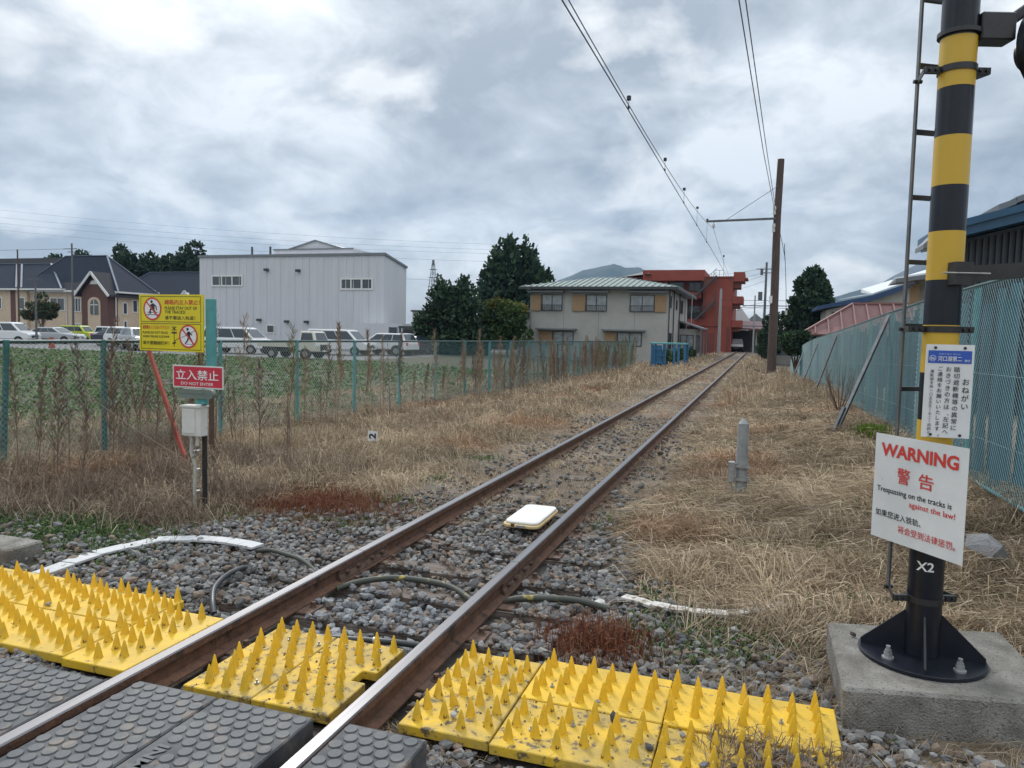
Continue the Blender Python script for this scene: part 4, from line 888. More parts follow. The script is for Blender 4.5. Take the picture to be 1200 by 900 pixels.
# brown twiggy tangle at the lower left and litter near the panels
def twigc(n, r, x, y): return np.array([(.15, .11, .085), (.23, .175, .13), (.33, .26, .20), (.10, .07, .052)])[r.integers(0, 4, n)]*r.uniform(.8, 1.2, (n, 1))
grass('dead_weeds', 'tangle of dark dead weed stems below the left signs', 46000, -6.6, -2.2, 4.3, 8.2, 46, Lr=(.2, .5), hr=(.03, .20), cols=twigc, w=.0032, near=1.2,
      keep=lambda x, y, r: r.uniform(0, 1, len(x)) < ss(4.5, 5.6, y+.25*(-x-2.3)+.2*snoise(x, y, 3, 70))*ss(2.2, 2.7, -x)*(.25+.75*ss(.25, .6, .5+.8*snoise(x, y, 2.4, 71))))
grass('straw_litter', 'dry straw caught at the right end of the spike panels and round the concrete base', 5200, 1.2, 3.5, 2.9, 4.6, 47, Lr=(.06, .26), hr=(.01, .07), w=.0026, near=1.1,
      keep=lambda x, y, r: (~inrects(x, y, [(2.55, 3.55, 3.52, 4.65)], 0)) & ((x > 2.0) & (y < 3.2) & (y > 2.9) | (y > 3.68) & (x > 1.3)) & (r.uniform(0, 1, len(x)) < .25+.75*ss(1.6, 2.5, x)), zoff=.03)
grass('twig_litter', 'dead leaves and twigs piled on the right end of the front spike panels', 900, 2.0, 2.6, 2.76, 3.2, 57, Lr=(.03, .16), hr=(.01, .04), w=.003, near=1.1, zoff=.085, cols=twigc, tuft=.2)
grass('straw_litter', 'wisps of dead grass between the right rubber mat and the chipped spike panel', 1300, .60, 1.1, 2.6, 2.9, 48, Lr=(.03, .14), hr=(.01, .05), w=.0022, near=1.1, zoff=.03)
grass('straw_litter', 'dry leaves and stalks along the bottom right corner', 3800, 2.4, 4.3, 2.3, 3.6, 49, Lr=(.05, .22), hr=(.01, .05), w=.0026, near=1.1, zoff=.02)
def reddish(n, r, x, y): return np.array([(.15, .05, .028), (.20, .075, .04), (.11, .04, .025), (.24, .12, .07)])[r.integers(0, 4, n)]*r.uniform(.8, 1.2, (n, 1))
def patch(name, label, cx, cy, rx, ry, n, cols, L, h, seed, w=.004, matn='straw'):
    r = np.random.default_rng(seed); x = r.normal(cx, rx, n); y = r.normal(cy, ry, n)
    o = blades(name, x, y, r.uniform(*L, n), w*r.uniform(.7, 1.4, n)*max(1, cy/8), r.uniform(*h, n), cols(n, r, x, y), seed, matn=matn, flat=r.uniform(.7, 1.3, n)); return o
tag(patch('red_brown_weeds', '', -1.95, 6.25, .42, .30, 5200, reddish, (.05, .14), (.04, .13), 51), 'low red-brown withered weeds beside the gravel left of the track', 'weeds', kind='stuff')
tag(patch('red_brown_weeds', '', 1.32, 4.02, .16, .12, 1500, reddish, (.04, .12), (.05, .17), 52), 'rust-coloured weed clump just behind the right spike panels', 'weeds', kind='stuff')
def greenc(n, r, x, y): return np.array([(.05, .10, .025), (.075, .14, .035), (.10, .16, .05), (.04, .07, .025)])[r.integers(0, 4, n)]*r.uniform(.8, 1.25, (n, 1))
def green(label, spots_, seed):
    r = np.random.default_rng(seed); X = []; Y = []
    for cx, cy, s, n in spots_: X.append(r.normal(cx, s, n)); Y.append(r.normal(cy, s*.8, n))
    x = np.concatenate(X); y = np.concatenate(Y); k = (np.abs(x) > .75) & ~inrects(x, y, PANELS, 0) & ~inrects(x, y, MATR, 0); x, y = x[k], y[k]; n = len(x)
    o = blades('green_weeds', x, y, r.uniform(.025, .09, n), r.uniform(.007, .018, n), r.uniform(.01, .06, n), greenc(n, r, x, y), seed, matn='leaf', zoff=.015, flat=r.uniform(.4, 1.2, n)); return tag(o, label, 'weeds', kind='stuff')
green('small green weeds along the lower left verge', [(random.uniform(-4.6, -2.4), random.uniform(4.3, 6.6), .22, 260) for _ in range(34)]+[(random.uniform(-4.8, -2.6), random.uniform(3.9, 4.6), .16, 170) for _ in range(16)], 61)
green('small green weeds in the gravel and straw right of the track', [(1.75, 4.3, .22, 700), (2.1, 4.45, .2, 500), (3.55, 4.9, .28, 800), (2.7, 5.0, .2, 260), (3.1, 2.95, .2, 420), (3.6, 3.1, .2, 400), (1.9, 6.3, .3, 260), (1.6, 8.2, .3, 200), (3.4, 7.2, .3, 300), (.95, 6.8, .2, 160)]+[(random.uniform(1.2, 3.9), random.uniform(4.4, 12), .15, 60) for _ in range(24)], 62)
green('tiny green weeds along the ballast edge left of the track', [(random.uniform(-3.3, -1.2), random.uniform(5.2, 10), .16, 90) for _ in range(22)], 63)
o = patch('green_shrub', '', 3.72, 11.9, .09, .10, 1100, lambda n, r, x, y: np.array([(.16, .24, .03), (.10, .17, .03)])[r.integers(0, 2, n)], (.04, .12), (.04, .24), 64, w=.009, matn='leaf'); tag(o, 'bright green bushy plant at the foot of the right fence', 'shrub')
# field crops
r = np.random.default_rng(71); n = 105000; x, y = sample(n, -48, -6.4, 4.5, 36, r, 1.05); row = .5+.5*np.sin((y+.25*x)*9.5)
k = r.uniform(0, 1, n) < (.25+.75*row)*(.35+.65*np.clip(.5+.9*snoise(x, y, .7, 72), 0, 1)); x, y = x[k], y[k]; n = len(x)
fc = np.array([(.05, .125, .022), (.085, .165, .032), (.105, .155, .04), (.12, .10, .055)])[r.choice(4, n, p=[.36, .32, .18, .14])]*r.uniform(.8, 1.25, (n, 1)); f = np.maximum(1, y/9)
o = blades('field_weeds', x, y, r.uniform(.10, .24, n), r.uniform(.025, .055, n)*f, r.uniform(.02, .10, n), fc, 73, matn='leaf'); tag(o, 'rows of green leaves and weeds over the brown field', 'field weeds', kind='stuff')
grass('dry_grass', 'straw fringe on the field side of the left fence', 16000, -9.5, -6.1, 5, 34, 74, Lr=(.15, .4), hr=(.03, .2))
# tall dry weed stalks ------------------------------------------------
mat('weed_brown', (.15, .105, .08), .9, col2=(.24, .175, .13), nscale=12); mat('weed_pale', (.34, .255, .18), .9, col2=(.24, .18, .125), nscale=12); mat('weed_olive', (.26, .23, .10), .9, col2=(.18, .15, .07), nscale=12)
def weed_parts(h, nb, spread, seed, plume=True, low=.35):
    rr = random.Random(seed); st = MB(); tw = MB(); pts = []; x = y = 0
    for k in range(6): pts.append((x, y, h*k/5)); x += rr.uniform(-.02, .02)*h; y += rr.uniform(-.02, .02)*h
    st.tube(pts, [.0065*h**.5*(1-.14*k) for k in range(6)], 5)
    def at(t): k = min(int(t*5), 4); f = t*5-k; return Vector(pts[k]).lerp(Vector(pts[k+1]), f)
    for b in range(nb):
        t_ = low+(1-low)*(b+rr.random()*.8)/nb; t_ = min(t_, .985); a = rr.uniform(0, 6.28); L = spread*h*(1.12-t_)*rr.uniform(.6, 1.2)
        p = at(t_); q = p+Vector((math.cos(a)*L*.55, math.sin(a)*L*.55, L*.95)); tw.cyl(p, q, .0026, .0014, n=3, caps=False)
        for s in range(5 if plume else 2):
            f = rr.uniform(.25, 1); m = p.lerp(q, f); a2 = rr.uniform(0, 6.28); l2 = .05*h*rr.uniform(.5, 1.2); e = m+Vector((math.cos(a2)*l2*.5, math.sin(a2)*l2*.5, l2*.8)); w = .0028
            d = Vector((-math.sin(a2), math.cos(a2), 0))*w; tw.add([m-d, m+d, e+d*.5, e-d*.5], [(0, 1, 2, 3)])
            if plume: u_ = Vector((0, 0, w)); tw.add([m-u_, m+u_, e+u_*.4, e-u_*.4], [(0, 1, 2, 3)])
    return st, tw
WPROTO = []
for i, (h, nb, sp, low, pl) in enumerate(((1, 34, .22, .35, True), (1, 44, .16, .45, True), (1, 22, .30, .5, True), (1, 54, .20, .25, True), (1, 12, .14, .3, False))):
    st, tw = weed_parts(h, nb, sp, 100+i, pl, low); WPROTO.append([(st.mesh('stem', m), tw.mesh('twigs', m)) for m in ('weed_brown', 'weed_pale', 'weed_olive')])
def weed(x, y, h, kind=0, tone=0, label=None, group='tall dry weed stalks along the left fence', zb=None):
    t = thing('dry_weed', label or 'tall dry weed stalk with twiggy plume standing along the left fence', 'weed', (x, y, zf(x, y)-.03 if zb is None else zb), group, random.uniform(0, 6))
    t.rotation_euler = (random.gauss(0, .055), random.gauss(0, .055), random.uniform(0, 6)); t.scale = (h*random.uniform(.85, 1.15), h*random.uniform(.85, 1.15), h); a, b = WPROTO[kind][tone]; mkobj('stem', a, t); mkobj('twigs', b, t); return t
# individually placed ones: (x, y, height, kind, tone)
def onray(px, y):   # lateral place of a stalk from its bearing
    dx = (px-600)/870; d = RV*dx+FV; return 2.146+d.x/d.y*y
for (px, y, h, k, m, lab) in ((285, 9.1, 1.88, 2, 1, 'tall feathery dry weed beside the fence, rising above the rail in front of the warehouse'), (345, 10.3, 1.75, 2, 2, 'yellowish dry weed in front of the parked flatbed truck'), (397, 11.0, 1.85, 1, 1, 'slender dry weed left of the white off-road car'), (436, 12.2, 1.80, 1, 1, 'slender dry weed in front of the white off-road car'),
    (126, 7.7, 1.75, 2, 0, 'reddish branching dry weed at the second fence post'), (98, 7.6, 1.55, 3, 0, 'bushy brown dry weed left of the yellow sign'), (131, 6.6, 1.5, 3, 0, 'thick dry weed stalk just left of the yellow sign'), (147, 7.6, 1.2, 3, 0, 'short bushy dry weed under the left edge of the yellow sign'), (75, 5.1, .9, 4, 0, 'thin dark stalk standing in the lower left verge'), (88, 4.75, 1.0, 0, 0, 'dead forked weed stem nearest the camera at the left')):
    weed(onray(px, y), y, h, k, m, lab)
for i in range(105):
    y = 7.0+33*random.random()**1.1; x = -5.55+random.uniform(-.1, 1.2)*random.random(); 
    if 9 < y < 14 and random.random() < .45: continue
    k = random.choice((0, 1, 3, 3, 1)); h = random.uniform(.6, 1.6)+(.25 if y > 16 else 0)
    if y < 17: k = random.choice((0, 4, 1, 4, 0)); h = random.uniform(.8, 1.9)
    weed(x, y, h, k, random.choice((0, 0, 1, 1, 1)))
for i in range(48):
    y = random.uniform(17, 41); weed(-5.4+random.uniform(0, .9), y, random.uniform(.9, 2.0), random.choice((1, 3)), random.choice((0, 1, 1)))
for i in range(14): y = random.uniform(33, 43); weed(-5.2+random.uniform(0, .8), y, random.uniform(1.6, 2.1), 3, 2, 'olive-green dry weed in the clump before the blue stand', 'olive weeds before the blue stand')
for i in range(38):
    y = random.uniform(4.7, 8.4); weed(random.uniform(-6.3, -3.0)-(y-5)*.1, y, random.uniform(.5, 1.5), random.choice((0, 4, 4, 3)), 0, 'dead weed stalk standing in the dark tangle at the lower left', 'dead weed stalks in the lower left tangle')
# bare bush by the right fence
t = thing('bare_bush', 'bare dark twiggy bush against the tall right fence', 'bush', (3.72, 16.6, zf(3.72, 16.6)))
mb = MB(); z0 = zf(3.72, 16.6)
for i in range(30):
    a = random.uniform(0, 6.28); p = Vector((3.72, 16.6, z0)); q = p+Vector((math.cos(a)*.18, math.sin(a)*.5, random.uniform(.25, .5))); e = q+Vector((math.cos(a)*.12+random.uniform(-.05, .05), math.sin(a)*.3, random.uniform(.3, .75))); mb.tube([p, q, e], [.008, .006, .002], 4)
    for s in range(4): m = q.lerp(e, random.random()); mb.cyl(m, m+Vector((random.uniform(-.1, .1), random.uniform(-.15, .15), random.uniform(.05, .2))), .003, .0015, n=3)
mb.build('branches', 'stem', t)
# ================================================================== poles and wires
t = thing('catenary_pole', 'weathered wooden catenary pole with a bracket arm right of the track', 'pole', (2.58, 34.9, -.05))
MB().tube([(2.60, 34.9, -.3), (2.585, 34.9, 3.7), (2.55, 34.9, 7.0), (2.60, 34.9, 9.55)], [.21, .18, .16, .145], 14).build('shaft', 'pole_wood', t, smooth=True)
MB().bar((2.5, 34.75, 6.98), (-.45, 34.75, 6.93), .07, .09).build('bracket_arm', 'dark_steel', t)
MB().cyl((2.55, 34.75, 8.4), (.45, 34.75, 7.0), .012, n=6).build('stay_rod', 'dark_steel', t)
for z in (7.35, 6.6):
    mb = MB(); mb.cyl((2.42, 34.6, z-.22), (2.42, 34.6, z+.0), .07, .05, n=10); mb.cyl((2.42, 34.6, z), (2.42, 34.6, z+.14), .08, .06, n=10); mb.build('insulator', 'insulator', t, smooth=True)
mb = MB(); mb.cyl((-.12, 34.75, 6.92), (-.12, 34.75, 6.58), .02, n=6); mb.cyl((-.12, 34.75, 6.78), (-.12, 34.75, 6.66), .065, n=10); mb.build('hanger_insulator', 'insulator', t)
MB().cyl((2.56, 34.9, 1.55), (2.56, 34.9, 1.95), .03, n=6).box((2.36, 34.66, 3.3), (2.50, 34.70, 3.62)).build('number_plate', 'sign_white', t)
MB().cyl((2.9, 34.9, 5.9), (2.95, 34.9, 5.2), .015, n=5).build('cable_loop', 'wire_black', t)
o = MB().tube([(2.72, 34.9, 6.3), (2.95, 34.9, 5.3), (3.05, 34.9, 4.0), (3.1, 34.9, 2.9)], .012, 5).build('guy_wire', 'wire_black'); tag(o, 'thin guy wire hanging beside the wooden catenary pole', 'wire')
MB().cyl((3.1, 34.9, 3.0), (3.1, 34.9, 2.8), .05, n=8).build('guy_insulator', 'insulator', o)
o = MB().prism([(2.15, 34.3), (2.5, 34.2), (2.62, 34.5), (2.3, 34.7)], 'z', -.1, .18).build('white_bag', 'sign_white', bevel=.05); tag(o, 'white bag lying at the foot of the wooden catenary pole', 'bag')
for x, y, s, l in ((2.95, 36.2, .35, 'dark rotting wooden lump to the right of the catenary pole foot'), (2.1, 37.4, .28, 'dark rotting wooden lump to the left of the catenary pole foot')):
    me = stones_mesh('debris_lump', np.array([0.]), np.array([0.]), np.array([0.]), np.array([s]), np.array([(.05, .035, .03)]), 5); o = mkobj('debris_lump', me); o.location = (x, y, zf(x, y)+.12); tag(o, l, 'debris')
def wire(pts, r, label, group=None, name='overhead_wire'):
    o = MB().tube(pts, r, 5).build(name, 'wire_black'); return tag(o, label, 'wire', group)
def sag(a, b, s, n=10): a = Vector(a); b = Vector(b); return [a.lerp(b, k/n)-Vector((0, 0, s*4*(k/n)*(1-k/n))) for k in range(n+1)]
cw = wire([(0, -2, 5.20), (0, 12, 5.30), (0, 34.9, 5.40), (0, 84, 5.30)], .0085, 'contact wire over the track, the lower of the pair running to the upper left')
MS = sag((0, -16, 6.55), (-.12, 34.75, 6.60), 1.10, 22); mw = wire(MS, .007, 'messenger wire above the contact wire, ending at the bracket arm')
ms2 = sag((-.12, 34.75, 6.60), (0, 84, 6.3), .85, 12); wire(ms2, .007, 'messenger wire from the bracket arm on to the orange building')
def mz(y, P=MS):
    for a, b in zip(P[:-1], P[1:]):
        if a.y <= y <= b.y: return a.z+(b.z-a.z)*(y-a.y)/(b.y-a.y)
for y in (6.2, 11.9, 16.5, 20.6, 24.8, 29.2):
    MB().cyl((0, y, 5.34), (-.0, y, mz(y)), .004, n=4).cyl((0, y, mz(y)-.035), (0, y, mz(y)+.03), .035 if y < 18 else .04, n=8).cyl((0, y, 5.32), (0, y, 5.37), .018, n=6).build('dropper', 'wire_black', mw)
for y in (42, 52, 62):
    MB().cyl((0, y, 5.37), (0, y, mz(y, ms2)), .006, n=4).cyl((0, y, mz(y, ms2)-.05), (0, y, mz(y, ms2)+.05), .05, n=6).build('dropper', 'wire_black', cw)
wire([(1.02, 1, 7.75), (1.54, 13.3, 7.38), (1.95, 23.5, 7.25), (2.42, 34.6, 7.35)], .011, 'left one of the two feeder wires coming to the wooden catenary pole')
wire([(1.1, 1, 8.1), (1.62, 13.8, 7.62), (2.02, 24, 7.5), (2.42, 34.6, 7.6)], .011, 'right one of the two feeder wires coming to the wooden catenary pole')
def pole(x, y, h, r, m, label, arms=(), name='utility_pole', boxes=()):
    t = thing(name, label, 'pole', (x, y, zf(x, y))); z = zf(x, y)-.5
    MB().cyl((x, y, z), (x, y, h), r*1.25, r*.85, n=10).build('shaft', m, t, smooth=True)
    for zz, a, b in arms: MB().bar((x+a, y-.1, zz), (x+b, y-.1, zz), .08, .09).build('crossarm', 'dark_steel', t)
    for zz, dx, s in boxes: MB().cyl((x+dx, y, zz-s), (x+dx, y, zz+s), s*.5, n=10).build('transformer', 'dark_steel', t)
    return t
pole(-1.86, 76, 6.5, .14, 'concrete_post', 'pale concrete pole standing before the orange building')
pole(2.28, 82, 9.6, .13, 'dark_steel', 'dark utility pole with transformer and crossarms beyond the track end', [(8.9, -1.0, .6), (8.5, -.5, .9), (5.1, -2.2, 2.4)], boxes=[(8.6, -.45, .3), (6.1, -.5, .45)])
pole(1.2, 90, 6.6, .09, 'concrete_post', 'thin far pole seen between the orange building and the dark utility pole', [(3.1, -1.5, 1.5)])
pole(-4.25, 66, 5.1, .06, 'galv', 'slim grey mast in front of the orange building stairs'); pole(-3.9, 68, 5.5, .06, 'galv', 'second slim grey mast beside the stairs, slightly taller')
for i, (z1, z2) in enumerate(((9.1, 9.9), (8.6, 9.0), (8.3, 8.2), (5.5, 5.4), (5.1, 5.2), (7.7, 7.3))): wire(sag((2.2, 82, z1), (-5, 100, z2), .3, 6), .012, 'thin service wire between the far utility pole and the orange building', 'service wires at the far utility pole')
wire([(-1.9, 76, 5.4), (4.6, 75, 5.3)], .02, 'span wire crossing behind the track end, upper one'); wire([(-1.9, 76, 4.7), (4.6, 75, 4.6)], .02, 'span wire crossing behind the track end, lower one')
pole(-89, 71, 11.0, .10, 'pole_wood', 'brown pole at the left edge above the beige house roof'); pole(-82.1, 73, 11.9, .12, 'dark_steel', 'utility pole with crossarm above the beige house roof', [(11.2, -1.3, 1.0), (10.8, -.6, .5)])
pole(-52.5, 44, 5.2, .075, 'dark_steel', 'dark lamp post in front of the beige house', [(5.15, -.7, .5)], name='lamp_post')
for i, (za, zb_) in enumerate(((17.5, 13.0), (16.2, 12.2), (15.1, 11.6), (14.0, 10.4))):
    wire(sag((-140, 88, za+5), (-34, 108, zb_+2), 1.2, 8), .012, 'faint power line crossing the sky above the beige house', 'faint power lines at the far left')
wire([(-150, 71, 10.9), (-82, 73, 11.2)], .02, 'power line from the left edge to the crossarm pole')
# transmission tower
t = thing('pylon', 'distant lattice pylon between the warehouse and the conifers', 'pylon', (-135.8, 300, 0)); mb = MB()
for k in range(8):
    z0_, z1_ = 4+k*3.6, 4+(k+1)*3.6; w0, w1 = 3.0*(1-k/8.6), 3.0*(1-(k+1)/8.6)
    for sx, sy in ((-1, -1), (1, -1), (1, 1), (-1, 1)):
        mb.bar((-135.8+sx*w0, 300+sy*w0, z0_), (-135.8+sx*w1, 300+sy*w1, z1_), .2, .2); mb.bar((-135.8+sx*w0, 300+sy*w0, z0_), (-135.8-sx*w1, 300+sy*w1, z1_), .09, .09)
for z, w in ((21, 2.6), (25, 2.2), (28.5, 1.8)): mb.bar((-135.8-w, 300, z), (-135.8+w, 300, z), .25, .25)
mb.build('lattice', 'dark_steel', t)
wire(sag((-135.8, 300, 24), (-60, 250, 19), 1, 6), .05, 'transmission line leaving the distant pylon'); wire(sag((-135.8, 300, 24), (-230, 240, 27), 1, 6), .05, 'transmission line arriving at the distant pylon')

# ================================================================== houses
def window(par, x0, x1, z0, z1, y, panes=2, frame='trim_dark', glass='glass_dark', fw=.06, proud=.05, rail=False, side=None):
    """window in a wall facing -Y (or facing +X when side is the wall x): frame with recessed panes"""
    def B(mb, a, b):   # a,b in (u, depth, z)
        if side is None: mb.box((a[0], y+a[1], a[2]), (b[0], y+b[1], b[2]))
        else: mb.box((side-b[1], a[0], a[2]), (side-a[1], b[0], b[2]))
    mb = MB(); d0, d1 = -proud, .02
    for a, b in (((x0, d0, z0), (x1, d1, z0+fw)), ((x0, d0, z1-fw), (x1, d1, z1)), ((x0, d0, z0+fw), (x0+fw, d1, z1-fw)), ((x1-fw, d0, z0+fw), (x1, d1, z1-fw))): B(mb, a, b)
    for k in range(1, panes): xm = x0+(x1-x0)*k/panes; B(mb, (xm-fw*.4, d0, z0+fw), (xm+fw*.4, d1, z1-fw))
    w = mb.build('window', frame, par)
    for k in range(panes):
        a = x0+fw+(x1-x0-2*fw)*k/panes; b = x0+fw+(x1-x0-2*fw)*(k+1)/panes; mb = MB(); B(mb, (a+.01, -.012, z0+fw), (b-.01, .01, z1-fw)); mb.build('pane', glass, w)
    if rail:
        mb = MB(); h = (z1-z0)*.33; B(mb, (x0, -.22, z0+h), (x1, -.18, z0+h+.05)); B(mb, (x0, -.22, z0), (x1, -.18, z0+.04)); n = max(4, int((x1-x0)/.14))
        for k in range(n+1): xx = x0+(x1-x0-.03)*k/n; B(mb, (xx, -.215, z0), (xx+.02, -.19, z0+h))
        mb.build('window_rail', 'trim_dark', w)
    return w
def slab(par, a, b, m, name): return MB().box(a, b).build(name, m, par)
# --- grey two-storey house
Y0 = 57; zg = -1.0
t = thing('grey_house', 'grey two-storey house with sage metal roof and tan shutters', 'house', (-10, Y0, -.5))
XL, XR, YB = -15.55, -4.66, 72
mb = MB(); mb.box((XL, Y0, zg), (XR, YB, 5.25)); mb.build('wall', 'wall_grey', t)
for k in range(1, 12): slab(t, (XL+k*.93, Y0-.006, zg), (XL+k*.93+.03, Y0+.01, 5.2), 'trim_grey', 'wall_joint') if k in (3, 6, 9) else None
# hip roof with standing ribs
ex = .75; e0 = 5.42; rz_ = 6.5; xm = (XL+XR)/2
A = [(XL-ex, Y0-ex, e0), (XR+ex, Y0-ex, e0), (XR+ex, YB+ex, e0), (XL-ex, YB+ex, e0), (XL+4.2, Y0+4.8, rz_), (XR-4.2, Y0+4.8, rz_), (XR-4.2, YB-4.8, rz_), (XL+4.2, YB-4.8, rz_)]
rf = MB().add(A, [(0, 1, 5, 4), (1, 2, 6, 5), (2, 3, 7, 6), (3, 0, 4, 7), (4, 5, 6, 7), (3, 2, 1, 0)]).build('roof', 'roof_sage', t)
n = 26
for k in range(1, n):
    x = XL-ex+(XR-XL+2*ex)*k/n; lim = min(x-(XL-ex), (XR+ex)-x); f = min(1., lim/4.95); p = Vector((x, Y0-ex, e0+.03)); q = Vector((x, Y0-ex+(4.8+ex)*f, e0+.03+(rz_-e0)*f)); MB().bar(p, q, .07, .09).build('roof_rib', 'roof_pale' if False else 'roof_sage', rf)
for k in range(1, 30):
    y = Y0-ex+(YB-Y0+2*ex)*k/30; lim = min(y-(Y0-ex), (YB+ex)-y); f = min(1., lim/5.5); MB().bar((XR+ex, y, e0+.03), (XR+ex-4.95*f, y, e0+.03+(rz_-e0)*f), .07, .09).build('roof_rib', 'roof_sage', rf)
mb = MB(); mb.box((XL-ex-.02, Y0-ex-.04, e0-.20), (XR+ex+.02, Y0-ex+.06, e0+.0)); mb.box((XR+ex-.06, Y0-ex+.06, e0-.2), (XR+ex+.04, YB+ex, e0)); mb.build('gutter', 'trim_dark', t)
MB().box((XL-ex+.1, Y0-ex+.08, e0-.12), (XR+ex-.1, YB+ex-.1, e0-.04)).build('soffit', 'trim_grey', t)
for wx0, wx1, sx0, sx1 in ((-14.58, -12.87, -15.47, -14.62), (-10.98, -9.33, -12.05, -11.02), (-7.55, -5.68, -5.64, -4.80)):
    window(t, wx0, wx1, 3.55, 4.84, Y0, 2, 'trim_dark', 'glass_pale', rail=True); slab(t, (sx0, Y0-.12, 3.55), (sx1, Y0-.0, 4.78), 'shutter_tan', 'shutter')
    slab(t, (min(wx0, sx0)-.15, Y0-.55, 4.98), (max(wx1, sx1)+.15, Y0-.0, 5.10), 'trim_grey', 'window_hood')
for wx0, wx1, sx0, sx1 in ((-13.6, -11.9, -14.7, -13.65), (-8.45, -6.55, -9.42, -8.5)):
    window(t, wx0, wx1, .9, 1.95, Y0, 2, 'trim_dark', 'glass_pale'); slab(t, (sx0, Y0-.12, .9), (sx1, Y0, 1.95), 'shutter_tan', 'shutter'); slab(t, (sx0-.2, Y0-.6, 2.06), (wx1+.25, Y0, 2.18), 'trim_grey', 'window_hood')
window(t, Y0+1.0, Y0+1.9, 3.9, 4.85, 0, 1, side=XR); window(t, Y0+8.6, Y0+10.6, 3.7, 4.85, 0, 2, side=XR); window(t, Y0+1.2, Y0+2.6, .3, 2.0, 0, 2, side=XR)
window(t, Y0+5.2, Y0+6, 3.9, 4.7, 0, 1, side=XR)
for y in (Y0+.15, Y0+3.2, Y0+7.5): MB().cyl((XR+.08, y, zg), (XR+.08, y, 5.3), .05, n=6).build('downpipe', 'trim_dark', t)
MB().cyl((XL+.1, Y0-.08, zg), (XL+.1, Y0-.08, 5.3), .05, n=6).build('downpipe', 'trim_grey', t)
mb = MB(); mb.add([(XR, Y0+7.6, 3.0), (XR+2.0, Y0+7.6, 2.35), (XR+2.0, Y0+14.8, 2.35), (XR, Y0+14.8, 3.0), (XR, Y0+7.6, 3.12), (XR+2.05, Y0+7.6, 2.47), (XR+2.05, Y0+14.8, 2.47), (XR, Y0+14.8, 3.12)], [(0, 3, 2, 1), (4, 5, 6, 7), (0, 1, 5, 4), (1, 2, 6, 5), (2, 3, 7, 6), (3, 0, 4, 7)]); mb.build('porch_roof', 'trim_grey', t)
slab(t, (XR, Y0+8, zg), (XR+1.4, Y0+14.4, 2.4), 'wall_grey', 'porch_wall'); window(t, XR+.15, XR+1.3, .3, 1.9, Y0+8, 2, 'trim_dark', 'glass_pale'); window(t, Y0+8.6, Y0+13.8, .3, 1.9, 0, 4, 'trim_dark', 'glass_pale', side=XR+1.4)
for y in (Y0+7.7, Y0+11, Y0+14.6): MB().box((XR+1.85, y, zg), (XR+1.95, y+.1, 2.4)).build('porch_post', 'trim_grey', t)
# low annex left
slab(t, (-17.4, Y0+2.6, zg), (-15.55, Y0+9, 2.9), 'wall_grey', 'annex_wall')
mb = MB(); mb.add([(-18.1, Y0+2, 2.95), (-15.5, Y0+2, 3.7), (-15.5, Y0+9.4, 3.7), (-18.1, Y0+9.4, 2.95), (-18.1, Y0+2, 3.1), (-15.5, Y0+2, 3.85), (-15.5, Y0+9.4, 3.85), (-18.1, Y0+9.4, 3.1)], [(0, 3, 2, 1), (4, 5, 6, 7), (0, 1, 5, 4), (1, 2, 6, 5), (2, 3, 7, 6), (3, 0, 4, 7)]); mb.build('annex_roof', 'roof_sage', t)
# --- orange building
Y1 = 92
t = thing('orange_building', 'orange-red three-storey building with outside stairs at the end of the track', 'building', (-6, Y1, 0))
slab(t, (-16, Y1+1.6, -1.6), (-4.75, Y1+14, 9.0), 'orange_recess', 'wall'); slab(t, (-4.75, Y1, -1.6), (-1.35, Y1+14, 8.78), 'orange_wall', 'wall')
slab(t, (-12.0, Y1-.2, 8.45), (-4.66, Y1+14.2, 9.72), 'orange_wall', 'parapet'); slab(t, (-4.7, Y1-.12, 8.79), (-1.2, Y1+14.1, 8.95), 'orange_wall', 'roof_edge')
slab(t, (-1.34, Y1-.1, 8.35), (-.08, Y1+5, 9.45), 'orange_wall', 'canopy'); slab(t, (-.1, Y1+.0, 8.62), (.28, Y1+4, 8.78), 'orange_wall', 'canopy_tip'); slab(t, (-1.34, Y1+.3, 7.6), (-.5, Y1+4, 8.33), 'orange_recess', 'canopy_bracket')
for z0_, z1_ in ((5.75, 6.6), (2.95, 3.78)):
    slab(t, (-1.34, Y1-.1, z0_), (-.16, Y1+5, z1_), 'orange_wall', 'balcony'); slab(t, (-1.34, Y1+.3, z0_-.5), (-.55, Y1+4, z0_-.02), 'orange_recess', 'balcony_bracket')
for z0_, z1_ in ((6.35, 7.05), (3.05, 3.85)): slab(t, (-12, Y1-.15, z0_), (-4.95 if z0_ > 4 else -2.7, Y1+1.58, z1_), 'orange_wall', 'balcony')
slab(t, (-9.4, Y1+.2, 7.06), (-9.1, Y1+1.5, 8.44), 'orange_wall', 'column'); slab(t, (-6.95, Y1+.2, 3.86), (-6.7, Y1+1.5, 6.34), 'orange_wall', 'column'); slab(t, (-4.74, Y1-.06, -1.6), (-4.5, Y1-.0, 8.7), 'orange_recess', 'joint')
for z0_ in (4.0, 7.2): window(t, -6.6, -5.2, z0_+.1, z0_+1.5, Y1+1.6, 2, 'trim_dark', 'glass_dark'); window(t, -9.0, -7.2, z0_+.1, z0_+1.5, Y1+1.6, 2, 'trim_dark', 'glass_dark')
slab(t, (-4.3, Y1-.03, .0), (-3.3, Y1+.02, 2.2), 'orange_recess', 'door'); slab(t, (-1.9, Y1-.03, -.1), (-1.5, Y1+.02, 3.0), 'orange_recess', 'recess_shade')  # last slab is a flat dark panel painting the shade of a recess
